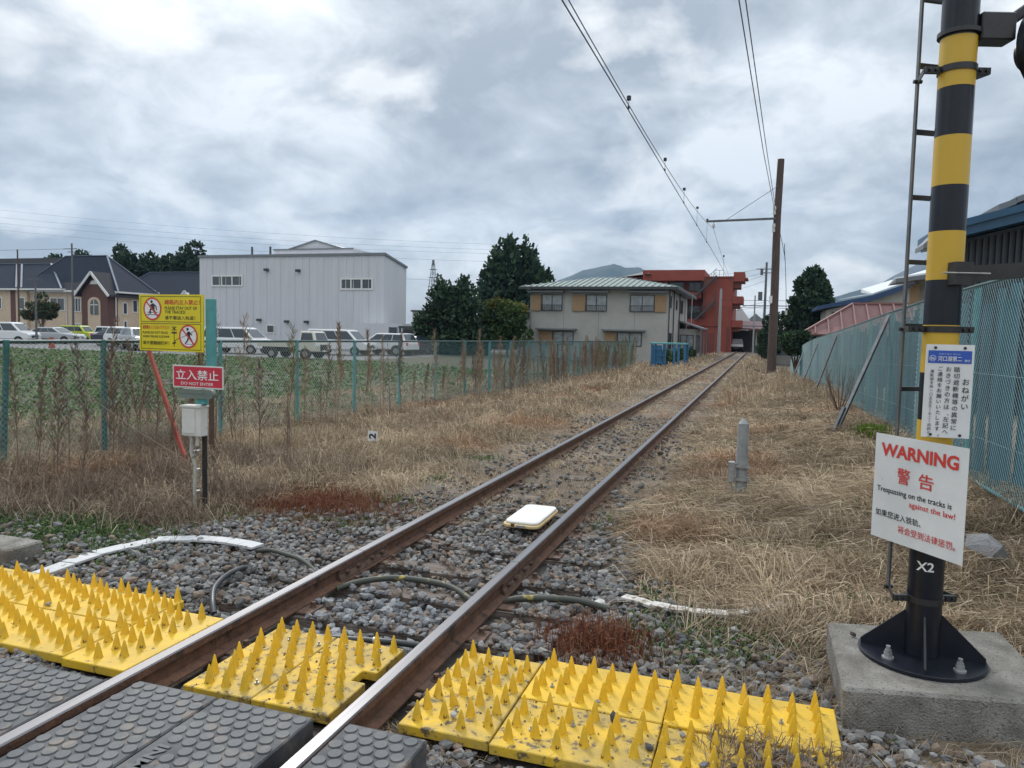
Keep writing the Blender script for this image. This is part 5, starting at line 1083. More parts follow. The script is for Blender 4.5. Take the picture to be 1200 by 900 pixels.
for z0_ in (.2, 3.7, 6.6):     # outside stairs
    st = MB(); a = Vector((-5.6, Y1-1.1, z0_+.0)); b = Vector((-3.2, Y1-1.1, z0_+2.3))
    if z0_ < 3: continue
    st.bar(a, b, .06, .22); st.bar(a+Vector((0, .8, 0)), b+Vector((0, .8, 0)), .06, .22); st.bar(a+Vector((0, 0, .9)), b+Vector((0, 0, .9)), .05, .05); st.bar(a+Vector((0, 0, .5)), b+Vector((0, 0, .5)), .03, .03)
    for k in range(10): p = a.lerp(b, (k+.5)/10); st.box((p.x-.12, p.y, p.z), (p.x+.12, p.y+.8, p.z+.03)); st.bar(p, p+Vector((0, 0, .9)), .025, .025)
    st.build('stairs', 'trim_dark', t)
MB().box((-3.25, Y1-1.2, -1), (-3.17, Y1-1.12, 9.0)).build('stair_post', 'trim_dark', t)
mb = MB(); mb.bar((-3.6, Y1+.4, 9.7), (-2.5, Y1+.4, 9.7), .04, .04); [mb.bar((x, Y1+.4, 8.9), (x, Y1+.4, 9.7), .04, .04) for x in (-3.6, -3.0, -2.5)]; mb.build('roof_rail', 'trim_dark', t)
o = MB().add([(-15.5, 96, 9.2), (-11.0, 90.8, 9.2), (-11.0, 100, 9.2), (-15.5, 100, 9.2), (-12.0, 96, 10.0), (-12, 95, 9.8), (-12, 99, 10.0), (-15, 99, 9.3)], [(0, 1, 5, 4), (0, 4, 7, 3), (4, 5, 2, 6), (4, 6, 7), (3, 7, 6, 2), (0, 3, 2, 1)]).build('roof', 'trim_dark', t)
# --- shed with red roof and truck, low buildings at the end of the track
t = thing('red_roof_shed', 'low shed with a pale red roof behind the end of the track', 'shed', (3, 96, -1))
slab(t, (.7, 98.6, -1.7), (8.8, 98.8, 2.9), 'wall_grey', 'wall'); slab(t, (-1.6, 99.5, -1.7), (.7, 99.7, 2.7), 'trim_grey', 'wall'); slab(t, (1.4, 95.2, -1.7), (1.55, 98.6, 2.75), 'wall_grey', 'wall')
MB().hexa([(-1.4, 94.6, 2.75), (9.4, 94.6, 2.45), (9.4, 102, 2.9), (-1.4, 102, 3.3), (-1.4, 94.6, 2.95), (9.4, 94.6, 2.65), (8.2, 102, 3.75), (-.4, 102, 3.95)]).build('roof', 'red_roof', t)
t = thing('dark_fence', 'low dark fence closing off the end of the track', 'fence', (.5, 91.5, 0)); slab(t, (1.1, 91.5, -.2), (7.5, 91.55, .85), 'siding_dark', 'panel')
for x in (1.1, 2.6, 4.2, 5.8, 7.4): slab(t, (x, 91.45, -.3), (x+.08, 91.49, .95), 'trim_dark', 'post')
for (x0, x1, y, z0_, z1_, m, l) in ((-2.3, .2, 112, 4.1, 6.3, 'roof_pale', 'pale grey gabled house roof right of the orange building'), (-.2, 2.4, 118, 4.0, 5.4, 'trim_grey', 'grey tiled house roof behind the dark utility pole')):
    t = thing('distant_house', l, 'house', (x0, y, -1)); slab(t, (x0+.3, y, -1.7), (x1-.3, y+6, z0_), 'cream_wall', 'wall')
    MB().add([(x0-.3, y-.6, z0_), (x1+.3, y-.6, z0_), (x1+.3, y+6.6, z0_), (x0-.3, y+6.6, z0_), ((x0+x1)/2, y-.6, z1_), ((x0+x1)/2, y+6.6, z1_)], [(0, 1, 4), (2, 3, 5), (0, 4, 5, 3), (1, 2, 5, 4), (0, 3, 2, 1)]).build('roof', m, t)
# --- warehouse
Y2 = 58
t = thing('warehouse', 'big pale metal-clad warehouse beyond the parking lot', 'warehouse', (-39, Y2, 0))
X0_, X1_ = -48.85, -29.2
MB().add([(X0_, Y2, -.5), (X1_, Y2, -.5), (X1_+.0, 62.3, -.5), (X0_, 62.3, -.5), (X0_, Y2, 8.25), (X1_, Y2, 8.25), (X1_, 62.3, 7.45), (X0_, 62.3, 7.45)], [(0, 3, 2, 1), (4, 5, 6, 7), (0, 1, 5, 4), (1, 2, 6, 5), (2, 3, 7, 6), (3, 0, 4, 7)]).build('wall', 'siding_white', t)
for k in range(1, 26): x = X0_+(X1_-X0_)*k/26; MB().box((x, Y2-.035, 0), (x+.045, Y2+.0, 8.2)).build('siding_seam', 'trim_white' if k % 2 else 'siding_white', t)
MB().box((X0_-.1, Y2-.12, 8.2), (X1_+.12, Y2+.05, 8.42)).bar((X1_+.06, Y2, 8.33), (X1_+.06, 62.3, 7.53), .12, .2).build('roof_trim', 'trim_grey', t)
window(t, -47.45, -43.9, 5.48, 6.55, Y2, 3, 'trim_white', 'glass_dark', .14, .08); window(t, -33.5, -30.25, 5.2, 6.25, Y2, 3, 'trim_white', 'glass_dark', .14, .08)
window(t, -41.3, -40.3, 1.2, 2.0, Y2, 1, 'trim_white', 'glass_dark', .1, .06); window(t, -32.2, -31.7, 1.6, 2.3, Y2, 1, 'trim_grey', 'glass_dark', .08, .2)
for x, z in ((-41.2, 7.0), (-37.8, 6.9), (-42.0, 2.4), (-36.9, 2.3), (-39.0, 2.3)): MB().box((x-.18, Y2-.35, z-.1), (x+.18, Y2-.04, z+.12)).build('vent_hood', 'trim_dark', t)
slab(t, (-43.7, 62.4, -.3), (-34.9, 70, 9.35), 'siding_white', 'upper_block')
MB().add([(-42, 62.6, 9.36), (-36.2, 62.6, 9.36), (-36.2, 69, 9.36), (-42, 69, 9.36), (-39.1, 62.6, 10.15), (-39.1, 69, 10.15)], [(0, 1, 4), (2, 3, 5), (0, 4, 5, 3), (1, 2, 5, 4), (0, 3, 2, 1)]).build('monitor_roof', 'siding_white', t)
mb = MB(); mb.bar((-42.1, 62.5, 9.38), (-39.1, 62.5, 10.2), .1, .14); mb.bar((-39.1, 62.5, 10.2), (-36.1, 62.5, 9.38), .1, .14); mb.box((-43.8, 62.3, 9.3), (-34.8, 62.39, 9.42)); mb.build('ridge_trim', 'trim_grey', t)
for x in (-45.2, -43.1): MB().cyl((x, Y2+3, 8.3), (x, Y2+3, 9.5), .1, n=6).build('flue', 'trim_dark', t)
t = thing('storage_hut', 'small white storage hut at the right foot of the warehouse', 'shed', (-27.5, 56, 0)); slab(t, (-31.2, 56, -.2), (-26.3, 59, 2.3), 'siding_white', 'wall'); window(t, -27.6, -26.8, 1.3, 2.0, 56, 1, 'trim_grey')
t = thing('carport', 'dark low carport between the warehouse and the conifers', 'carport', (-24, 56, 0)); slab(t, (-26.2, 55, 1.9), (-21.2, 60, 2.1), 'trim_dark', 'roof'); slab(t, (-26.0, 59.8, -.3), (-21.2, 60, 1.9), 'siding_dark', 'wall'); slab(t, (-24.8, 54.9, 1.5), (-23.4, 54.96, 1.85), 'trim_white', 'sign_panel')
for x in (-26.1, -23.7, -21.3): MB().box((x-.06, 55.05, -.3), (x+.06, 55.17, 1.9)).build('post', 'trim_dark', t)
for (x, y, w, h, m, l) in ((-45.5, 100, 3.2, 4.5, 'wall_grey', 'grey block far behind, just right of the warehouse'), (-50, 118, 4, 5.0, 'cream_wall', 'cream block far behind, right of the warehouse'), (-41.2, 95, 1.6, 5.6, 'orange_recess', 'narrow brown building left of the conifers'), (-44, 130, 5, 3.4, 'trim_grey', 'low grey house far behind the carport')):
    t = thing('distant_building', l, 'building', (x, y, 0)); slab(t, (x-w/2, y, -1.7), (x+w/2, y+5, h), m, 'wall'); slab(t, (x-w/2-.2, y-.2, h+.003), (x+w/2+.2, y+5.2, h+.25), 'trim_dark', 'roof'); window(t, x-w*.3, x+w*.3, h-1.8, h-.7, y, 2, 'trim_dark')
# --- beige house with slate roofs
Yb = 75
t = thing('beige_house', 'beige two-storey house with dark slate roofs and a brick entrance gable', 'house', (-88, Yb, 0))
def hip(x0, x1, y0, y1, e, rz, inx, m, name='roof', capm='ridge_cap'):
    ym = (y0+y1)/2; o_ = .5; P = [(x0-o_, y0-o_, e), (x1+o_, y0-o_, e), (x1+o_, y1+o_, e), (x0-o_, y1+o_, e), (x0+inx, ym, rz), (x1-inx, ym, rz)]
    rf = MB().add(P, [(0, 1, 5, 4), (1, 2, 5), (2, 3, 4, 5), (3, 0, 4), (3, 2, 1, 0)]).build(name, m, t)
    mb = MB()
    for a, b in ((0, 4), (1, 5), (4, 5), (2, 5), (3, 4)): mb.bar(Vector(P[a])+Vector((0, 0, .04)), Vector(P[b])+Vector((0, 0, .04)), .22, .08)
    mb.build('ridge_cap', capm, rf)
    MB().box((x0-o_, y0-o_-.1, e-.22), (x1+o_, y0-o_, e)).box((x1+o_, y0-o_-.1, e-.22), (x1+o_+.08, y1+o_, e)).build('gutter', 'trim_white', rf)
slab(t, (-113, Yb, -.4), (-92.6, Yb+7.6, 6.1), 'beige_wall', 'wall'); slab(t, (-92.6, Yb+.4, -.4), (-82.3, Yb+6.8, 6.0), 'beige_wall', 'wall'); slab(t, (-84.1, Yb+.05, -.4), (-82.2, Yb+.38, 6.0), 'brick_red', 'wall') if False else None
hip(-114, -86.3, Yb, Yb+8, 6.25, 10.0, 6.6, 'slate_roof'); hip(-90.5, -83.0, Yb+.4, Yb+7, 6.05, 9.2, 3.4, 'slate_roof_worn')
for dx_ in (0, .95): MB().bar((-93.9+dx_, Yb-.5, 6.35), (-98.9+dx_, Yb+3.6, 9.9), .22, .1).build('ridge_cap', 'ridge_cap', t)
slab(t, (-82.3, Yb+1, -.4), (-77.8, Yb+6.5, 5.9), 'beige_wall', 'wall')
hip(-95.0, -77.6, Yb+.9, Yb+6.8, 5.95, 10.95, 5.0, 'slate_roof')
# brick gable
MB().prism([(-82.2, -.4), (-77.9, -.4), (-77.9, 5.7), (-80.05, 8.0), (-82.2, 5.7)], 'y', Yb-.6, Yb+2).build('entrance_wall', 'brick_red', t)
g = MB(); g.hexa([(-82.9, Yb-1.1, 5.2), (-80.05, Yb-1.1, 8.2), (-80.05, Yb+5, 8.2), (-82.9, Yb+5, 5.2), (-82.9, Yb-1.1, 5.45), (-80.05, Yb-1.1, 8.45), (-80.05, Yb+5, 8.45), (-82.9, Yb+5, 5.45)]); g.hexa([(-80.05, Yb-1.1, 8.2), (-77.2, Yb-1.1, 5.2), (-77.2, Yb+5, 5.2), (-80.05, Yb+5, 8.2), (-80.05, Yb-1.1, 8.45), (-77.2, Yb-1.1, 5.45), (-77.2, Yb+5, 5.45), (-80.05, Yb+5, 8.45)]); g.build('entrance_roof', 'slate_roof_worn', t)
g = MB(); g.bar((-83.0, Yb-1.15, 5.25), (-80.05, Yb-1.15, 8.3), .1, .32); g.bar((-80.05, Yb-1.15, 8.3), (-77.1, Yb-1.15, 5.25), .1, .32); g.build('bargeboard', 'trim_white', t)
mb = MB(); mb.prism([(-80.7+.65*(1+math.cos(a)), 6.8+.5*math.sin(a)) for a in [math.pi*k/8 for k in range(9)]], 'y', Yb-.66, Yb-.61); mb.build('fan_window', 'trim_white', t)
mb = MB(); mb.prism([(-81.1, -.3), (-79.0, -.3), (-79.0, 4.4)]+[(-80.05+1.05*math.cos(a), 4.4+.75*math.sin(a)) for a in [math.pi*k/8 for k in range(1, 8)]]+[(-81.1, 4.4)], 'y', Yb-.68, Yb-.61); mb.build('entrance_recess', 'beige_wall', t)
mb = MB(); mb.prism([(-80.6, 2.9), (-79.3, 2.9), (-79.3, 4.2)]+[(-79.95+.65*math.cos(a), 4.2+.65*math.sin(a)) for a in [math.pi*k/8 for k in range(1, 8)]]+[(-80.6, 4.2)], 'y', Yb-.74, Yb-.69); mb.build('arched_window', 'glass_dark', t)
mb = MB(); mb.box((-79.99, Yb-.79, 2.9), (-79.91, Yb-.75, 4.8)); mb.box((-80.6, Yb-.79, 4.1), (-79.3, Yb-.75, 4.2)); mb.build('glazing_bar', 'trim_white', t)
for x0, x1, z0_, z1_, y, p in ((-94.0, -92.9, 3.4, 5.1, Yb, 1), (-88.9, -86.2, 3.3, 5.1, Yb+.4, 2), (-84.9, -83.4, 3.2, 5.1, Yb+.4, 3), (-83.0, -82.4, 3.2, 4.9, Yb+.4, 1), (-84.8, -83.4, .1, 1.7, Yb+.4, 3), (-94, -92.8, .2, 1.7, Yb, 2), (-83.1, -82.4, .1, 1.5, Yb+.4, 1), (-98.5, -97.2, 3.4, 5.1, Yb, 2)): window(t, x0, x1, z0_, z1_, y, p, 'trim_white', 'glass_dark', .13, .08)
for x in (-85.9, -83.1, -77.4): MB().cyl((x, Yb+.3, -.3), (x, Yb+.3, 6), .06, n=6).build('downpipe', 'trim_white', t)
slab(t, (-95.6, Yb-.04, -.3), (-94.7, Yb, 6.0), 'brick_red', 'brick_pier')
for y_ in (Yb+3.0, Yb+4.4): MB().hexa([(-79.6, y_, 7.9), (-79.6, y_+.7, 7.9), (-80.8, y_+.7, 9.1), (-80.8, y_, 9.1), (-79.6, y_, 8.05), (-79.6, y_+.7, 8.05), (-80.8, y_+.7, 9.25), (-80.8, y_, 9.25)]).build('skylight', 'roof_pale', t)
for a_, b_, z0_, z1_ in ((1.7, 2.5, 3.0, 4.6), (3.3, 4.2, 3.3, 5.0), (5.2, 5.9, 3.3, 4.9), (1.8, 2.4, .3, 2.2), (4.4, 5.2, .6, 2.0)): window(t, Yb+a_, Yb+b_, z0_, z1_, 0, 1, 'trim_white', 'glass_dark', .12, .08, side=-77.8)
t = thing('slate_roof_house', 'house with a long dark slate roof and two small white gables behind the yellow sign', 'house', (-78, 86, 0)); slab(t, (-88, 84.3, -.3), (-66, 92, 5.7), 'beige_wall', 'wall'); hip(-88, -66, 84.5, 91.5, 5.8, 9.45, 3.7, 'slate_roof')
for x in (-79.2, -74.0): g = MB(); g.bar((x-1.0, 83.6, 5.4), (x, 83.6, 6.5), .1, .28); g.bar((x, 83.6, 6.5), (x+1.0, 83.6, 5.4), .1, .28); g.prism([(x-.9, 5.3), (x+.9, 5.3), (x, 6.3)], 'y', 83.62, 86); g.build('dormer', 'trim_white', t)
t = thing('brown_house', 'brown flat-roofed house behind the beige house at the left edge', 'house', (-108, 92, 0)); slab(t, (-124, 92, -.5), (-106, 100, 10.6), 'brick_red', 'wall'); slab(t, (-125, 91.4, 10.6), (-105, 100.6, 12.2), 'trim_dark', 'roof')
# --- right side houses
t = thing('red_roof_house', 'low house with a ribbed faded red metal roof behind the right fence', 'house', (8, 46, -1)); slab(t, (5.6, 47.5, -1.9), (14, 54, 2.1), 'trim_grey', 'wall')
Pz = [(4.45, 46.2, 2.05), (15, 42.5, 2.4), (15, 52, 3.95), (7.35, 49.5, 3.95)]
q = [Vector(p) for p in ((4.40, 47.5, 2.08), (12.5, 45.0, 2.02), (12.5, 49.0, 3.95), (7.30, 49.5, 3.92))]
rf = MB().hexa([p-Vector((0, 0, .08)) for p in q]+q).build('roof', 'red_roof', t)
MB().hexa([(4.40, 47.6, 2.0), (7.3, 49.55, 3.84), (7.4, 54, 3.84), (4.4, 55, 2.0), (4.40, 47.6, 2.08), (7.3, 49.55, 3.92), (7.4, 54, 3.92), (4.4, 55, 2.08)]).build('roof', 'red_roof', t)
for k in range(0, 12): f = k/11; a = q[0].lerp(q[1], f); 
for k in range(12):
    xt = 4.4+.72*k; a = Vector((xt, 47.5-(xt-4.4)*.309, 2.10)); tt = min(1, (xt-4.4)/2.9); b = q[3].lerp(q[2], max(0, (xt-7.3)/5.2)) if xt > 7.3 else q[0].lerp(q[3], tt); b = Vector((b.x, b.y, b.z+.03)); MB().bar(a, b, .08, .1).build('roof_rib', 'red_roof_rib', rf)
MB().bar(q[0]+Vector((0, 0, .05)), q[3]+Vector((0, 0, .05)), .14, .12).bar(q[3]+Vector((0, 0, .05)), q[2]+Vector((0, 0, .05)), .14, .12).build('ridge_cap', 'red_roof_rib', rf)
MB().box((4.4, 47.4, 1.93), (12.5, 47.5, 2.0)).build('gutter', 'trim_dark', t)
t = thing('blue_edged_house', 'cream house with a long pale shallow roof edged in dark blue', 'house', (10, 60, -1))
MB().prism([(6.6, -1.8), (15, -1.8), (15, 7.0), (9.5, 4.72), (6.6, 3.95)], 'y', 60.2, 66).build('wall', 'cream_wall', t)
MB().prism([(5.9, 3.95), (9.6, 4.62), (15.6, 6.95), (15.6, 7.35), (9.6, 5.02), (5.9, 4.2)], 'y', 59.4, 66.6).build('roof_edge', 'roof_blue', t)
MB().hexa([(7.6, 59.6, 4.72), (9.6, 59.6, 5.10), (9.6, 66.5, 5.35), (7.9, 66.5, 5.0), (7.6, 59.6, 4.78), (9.6, 59.6, 5.16), (9.6, 66.5, 5.41), (7.9, 66.5, 5.06)]).hexa([(9.6, 59.6, 5.10), (15.6, 59.6, 7.42), (15.6, 66.5, 7.6), (9.6, 66.5, 5.6), (9.6, 59.6, 5.17), (15.6, 59.6, 7.49), (15.6, 66.5, 7.9), (9.6, 66.5, 5.9)]).build('roof', 'roof_pale', t)
window(t, 7.0, 7.6, 3.0, 3.8, 60.2, 1, 'trim_dark'); window(t, 7.9, 8.6, 3.2, 3.9, 60.2, 2, 'trim_dark')
t = thing('tile_roof_house', 'grey tiled roof corner behind the ladder at the right', 'house', (8, 27, 0)); slab(t, (6.9, 27.2, -1), (10, 27.9, 3.75), 'wall_grey', 'wall')
MB().hexa([(6.1, 26.4, 3.62), (10.5, 26.4, 4.2), (10.5, 28, 4.2), (6.1, 28, 3.62), (6.1, 26.4, 3.74), (10.5, 26.4, 4.42), (10.5, 28, 4.6), (6.3, 28, 3.9)]).build('roof', 'trim_grey', t); slab(t, (6.62, 26.9, 2.9), (6.88, 27.1, 3.6), 'shutter_tan', 'chimney')
t = thing('dark_blue_house', 'dark ribbed house with a deep blue fascia rising at the right edge behind the fence', 'house', (8, 18, 0))
MB().prism([(6.0, -.5), (14, -.5), (14, 6.0), (6.0, 3.93)], 'y', 18.3, 19.6).build('wall', 'siding_dark', t)
for k in range(30): x = 6.02+.12*k; MB().box((x, 18.24, 0), (x+.05, 18.297, 3.85+(x-6.0)*.255)).build('siding_rib', 'trim_dark', t)
MB().prism([(5.62, 3.86), (12, 5.50), (12, 5.84), (5.62, 4.10)], 'y', 17.5, 19.9).build('roof_edge', 'fascia_blue', t)
MB().prism([(5.56, 4.02), (12.02, 5.78), (12.02, 5.92), (5.56, 4.17)], 'y', 17.42, 20.0).build('fascia', 'fascia_blue', t)
for k in range(14):
    x = 6.62+.30*k; z = 4.47+.47*(x-6.62); MB().prism([(x, z-.0), (x+.30, z+.12), (x+.30, z+.24), (x-.02, z+.12)], 'y', 17.7, 19.8).build('roof_tile', 'trim_grey', t)
MB().hexa([(5.33, 18.0, 3.74), (5.60, 17.8, 3.86), (5.60, 18.9, 3.86), (5.33, 18.9, 3.74), (5.33, 18.0, 3.84), (5.60, 17.8, 4.14), (5.60, 18.9, 4.14), (5.33, 18.9, 3.84)]).build('eave', 'trim_grey', t)

# --- blue steel stand
t = thing('blue_stand', 'blue steel platform stand with a small ladder at the far end of the left fence', 'platform', (-2.9, 44.5, -.3)); z0 = -.45
MB().box((-4.15, 44.2, 1.28), (-2.05, 46.0, 1.36)).build('deck', 'teal_post', t)
for x in (-4.05, -3.35, -2.75, -2.5, -2.15): MB().box((x, 44.25, z0), (x+.12, 44.37, 1.275)).build('leg', 'blue_steel', t)
for x in (-4.05, -2.15): MB().box((x, 45.8, z0), (x+.12, 45.92, 1.275)).build('leg', 'blue_steel', t)
for z in (.15, .6, .95): MB().box((-3.8, 44.15, z), (-3.2, 44.2, z+.05)).build('rung', 'blue_steel', t)
for x in (-3.85, -3.2): MB().box((x, 44.12, z0), (x+.05, 44.22, 1.3)).build('ladder_rail', 'blue_steel', t)
MB().box((-4.0, 44.28, 0.1), (-3.4, 44.32, 1.2)).build('panel', 'blue_steel', t)
# low fence with creeper beyond the stand
t = thing('creeper_fence', 'low fence overgrown with green creeper beside the grey house', 'fence', (-3, 60, -.3))
for k in range(9): y = 47+k*2.6; MB().box((-3.9+k*.06, y, -.8), (-3.82+k*.06, y+.08, .95)).build('post', 'teal_post', t)
MB().hexa([(-3.9, 47, -.6), (-3.86, 47, -.6), (-3.3, 70, -.6), (-3.34, 70, -.6), (-3.9, 47, .85), (-3.86, 47, .85), (-3.3, 70, .95), (-3.34, 70, .95)]).build('panel', 'net_blue', t)

# ================================================================== foliage
def leaves(name, lobes, n, s, cols, par, seed=1, up=0., off=Vector((0, 0, 0)), shell=.55):
    """lobes: (cx,cy,cz,rx,ry,rz); leaf-sized faces scattered through their outer volume"""
    r = np.random.default_rng(seed); L = np.array(lobes, float); wgt = (L[:, 3]*L[:, 4]+L[:, 3]*L[:, 5]); idx = r.choice(len(L), n, p=wgt/wgt.sum()); d = r.normal(0, 1, (n, 3)); d /= np.linalg.norm(d, axis=1)[:, None]
    rad = shell+(1.06-shell)*r.uniform(0, 1, n)**.55; c = L[idx, :3]+d*L[idx, 3:]*rad[:, None]
    a = r.normal(0, 1, (n, 3)); a[:, 2] += up*2; a += d*.8; a /= np.linalg.norm(a, axis=1)[:, None]; b = np.cross(a, r.normal(0, 1, (n, 3))); b /= np.linalg.norm(b, axis=1)[:, None]
    ss_ = s*r.uniform(.6, 1.5, n)[:, None]; V = np.stack([c-b*ss_*.45, c+b*ss_*.45, c+a*ss_*1.3+b*ss_*.2, c+a*ss_*1.1-b*ss_*.35], 1).reshape(-1, 3)-np.array(off)
    F = (np.array([[0, 1, 2, 3]])+np.arange(n)[:, None]*4); cl = np.array(cols)[r.integers(0, len(cols), n)]*(r.uniform(.75, 1.25, (n, 1)))*(.8+.4*r.uniform(0, 1, len(L)))[idx][:, None]
    return mkobj(name, npmesh(name, V, F, 'foliage', np.repeat(cl, 4, 0)), par)
def tree(name, label, x, y, z, h, lobes, n, s, cols, seed, group=None, trunk_r=.2, cat='tree', up=.3, zb=None):
    t = thing(name, label, cat, (x, y, z), group); rr = random.Random(seed); mb = MB()
    mb.tube([(x, y, z-.5), (x+.05, y, z+h*.35), (x-.05, y, z+h*.7), (x, y, z+h*.92)], [trunk_r, trunk_r*.8, trunk_r*.45, trunk_r*.12], 8)
    for l in lobes[::max(1, len(lobes)//9)]: mb.tube([(x, y, z+h*rr.uniform(.2, .5)), ((x+l[0])/2, (y+l[1])/2, (l[2]+z+h*.4)/2), (l[0], l[1], l[2])], [trunk_r*.4, trunk_r*.25, trunk_r*.08], 5)
    mb.build('trunk', 'stem', t); leaves('crown', lobes, n, s, cols, t, seed, up, Vector((x, y, z))); return t
DG = [(.026, .055, .036), (.042, .078, .046), (.018, .038, .028), (.058, .095, .05)]; MG = [(.05, .085, .03), (.07, .11, .035), (.035, .06, .025)]
def cone_lobes(x, y, z, h, r, n, seed, top=.12):
    rr = random.Random(seed); L = []
    for k in range(n):
        f = (k+.5)/n; zz = z+h*(.06+.86*f); R_ = r*((1-f)**.5*(.6+.4*min(1, f*4+.4)))+top; a = rr.uniform(0, 6.28)
        L.append((x+math.cos(a)*R_*.5, y+math.sin(a)*R_*.5, zz, R_*.62, R_*.62, h*.12*rr.uniform(.8, 1.4)))
    return L
# two tall conifers left cluster
L = cone_lobes(-21.0, 52, -.3, 6.0, 1.75, 34, 1, .25)+cone_lobes(-19.3, 52.5, -.3, 6.2, 1.7, 34, 2, .25)+cone_lobes(-20.2, 52, -.3, 4.9, 2.1, 26, 31, .4); tree('conifer', 'dark twin-topped conifer between the warehouse and the grey house', -19.5, 52, -.3, 5.8, L, 20000, .19, DG+[(.05, .08, .04)], 3)
L = cone_lobes(-22.3, 51, -.3, 3.4, 1.0, 14, 4, .2); tree('conifer', 'small dark conifer at the left foot of the twin-topped one', -22.3, 51, -.3, 2.6, L, 3000, .13, DG+MG[:1], 4, trunk_r=.1)
L = [(-16.4+1.5*math.cos(a)*f, 54+1.2*math.sin(a)*f, 2.3+.9*math.sin(b), 1.0, .9, .8) for a, b, f in [(k*1.3, k*2.1, .3+.7*((k*37) % 10)/10) for k in range(14)]]
OG = [(.08, .13, .03), (.14, .15, .035), (.06, .10, .03), (.19, .13, .035)]
t = tree('round_tree', 'rounded tree with yellowing top below the tall conifer', -16.4, 54, -.4, 3.2, L, 7500, .14, DG[1:2]+MG+OG[:1], 5, trunk_r=.12); leaves('yellow_leaves', [(-17.0, 53.6, 3.9, 1.1, .9, .4), (-15.8, 53.6, 3.6, 1.1, .9, .4)], 1400, .13, OG, t, 6, off=Vector((-16.4, 54, -.4)))
# large conifer, feathered with upright spires
L = []
rr = random.Random(8)
for cx, h, r_, s in ((-23.6, 12.3, 2.7, 11), (-22.0, 12.1, 2.5, 12), (-25.2, 10.4, 2.2, 13), (-20.6, 10.6, 2.5, 14), (-24.4, 11.5, 2.4, 16), (-19.2, 8.6, 2.1, 17), (-22.6, 9.5, 3.6, 18)): L += cone_lobes(cx, 75+rr.uniform(-1, 1), -.5, h, r_, 30, s, .18)
tree('conifer', 'big dark feathery conifer towering left of the grey house', -22.5, 75, -.5, 10.5, L, 34000, .34, DG, 9, trunk_r=.4, up=.9)
L = [(-18.5+1.9*(k % 4)*.6, 80, 3.0+1.2*(k//4)+.5*math.sin(k*3), 1.3, 1.2, 1.0) for k in range(12)]; tree('broadleaf_tree', 'loose dark tree behind the grey house roof, right of the big conifer', -17.8, 80, -.5, 6.0, L, 6000, .2, DG+MG[:1], 10)
# right trees
rr = random.Random(5); L = []
for k in range(46): f = rr.random(); a = rr.uniform(0, 6.28); R_ = 1.75*(1-f)**.5; L.append((5.95+math.cos(a)*R_, 68+math.sin(a)*R_, 1.6+5.6*f, .85*(1.15-f*.6), .85*(1.15-f*.6), .75))
tree('broadleaf_tree', 'tall dark rounded tree right of the wooden catenary pole', 5.7, 68, -1.4, 8.6, L, 20000, .21, DG+[(.04, .065, .03)], 21, trunk_r=.3)
L = [(3.0+.4*math.sin(k*2.4), 72+.5*math.cos(k), .3+.42*k, .5, .5, .5) for k in range(9)]; tree('broadleaf_tree', 'narrow dark tree seen just left of the wooden catenary pole', 3.0, 72, -1.2, 5.2, L, 2600, .14, DG, 22, trunk_r=.14)
L = [(7.3+.9*k*.5, 80, 3.1+.4*math.sin(k*2), .8, .7, .7) for k in range(7)]; tree('broadleaf_tree', 'low distant trees behind the pale shallow roof', 8.3, 80, -1, 4.4, L, 3000, .17, DG, 23, trunk_r=.14)
L = [(3.75+.42*math.cos(k*1.7), 40+.4*math.sin(k*2.3), 1.55+.28*math.sin(k*1.1), .38, .38, .32) for k in range(12)]; tree('round_shrub', 'rounded dark green shrub at the far end of the right fence', 3.8, 40, -.6, 2.0, L, 5200, .085, DG+MG[:1], 24, trunk_r=.07, cat='shrub')
L = [(2.25+.15*math.cos(k*1.7), 79.0, .1+.28*k, .42, .4, .4) for k in range(9)]; tree('creeper_shrub', 'green creeper climbing the foot of the far utility pole', 2.3, 79, -1, 2.6, L, 2600, .1, DG+MG, 25, trunk_r=.06, cat='shrub')
leaves('creeper', [(-3.75+.05*k, 47.5+2.2*k, .1+.15*math.sin(k*2), .16, 1.3, .6) for k in range(9)], 5000, .09, MG+DG[:1], None, 26)
tag(bpy.data.objects['creeper'], 'green creeper hanging over the low fence beside the grey house', 'creeper')
# trees behind the left houses
bt = [(-124, 106, 14.4, 3.6), (-115.5, 104, 14.8, 3.2), (-104.5, 102, 15.4, 2.6), (-100, 104, 14.2, 3.4), (-95.5, 104, 13.8, 3.4), (-88.5, 102, 15.6, 3.6), (-92, 105, 13.6, 3.0), (-130, 108, 13.8, 3)]
for i, (x, y, h, r_) in enumerate(bt):
    rr = random.Random(i+40); L = [(x+rr.uniform(-1, 1)*r_, y+rr.uniform(-1, 1)*1.5, h*rr.uniform(.45, .88), r_*.42, r_*.4, h*.10) for _ in range(16)]+[(x, y, h*.92, r_*.4, r_*.4, h*.08)]
    tree('broadleaf_tree', ['dark tree at the far left behind the brown house', 'dark tree behind the crossarm pole', 'tall thin-topped tree above the long slate roof ridge', 'leafy tree behind the skylight roof', 'leafy tree in the middle of the row behind the slate roofs', 'tall round tree against the sky left of the warehouse', 'dark tree touching the left edge of the warehouse', 'dark tree at the left picture edge behind the brown pole'][i], x, y, 0, h, L, 4200, .38, DG+[(.045, .065, .035)], 50+i, 'trees behind the beige house', .3)
rr = random.Random(77); L = [(-57.6+rr.uniform(-1.5, 1.9), 48.5+rr.uniform(-.6, .6), rr.uniform(2.2, 3.2), .7, .5, .35) for _ in range(12)]+[(-57.3, 48.5, 3.8, .5, .4, .5)]
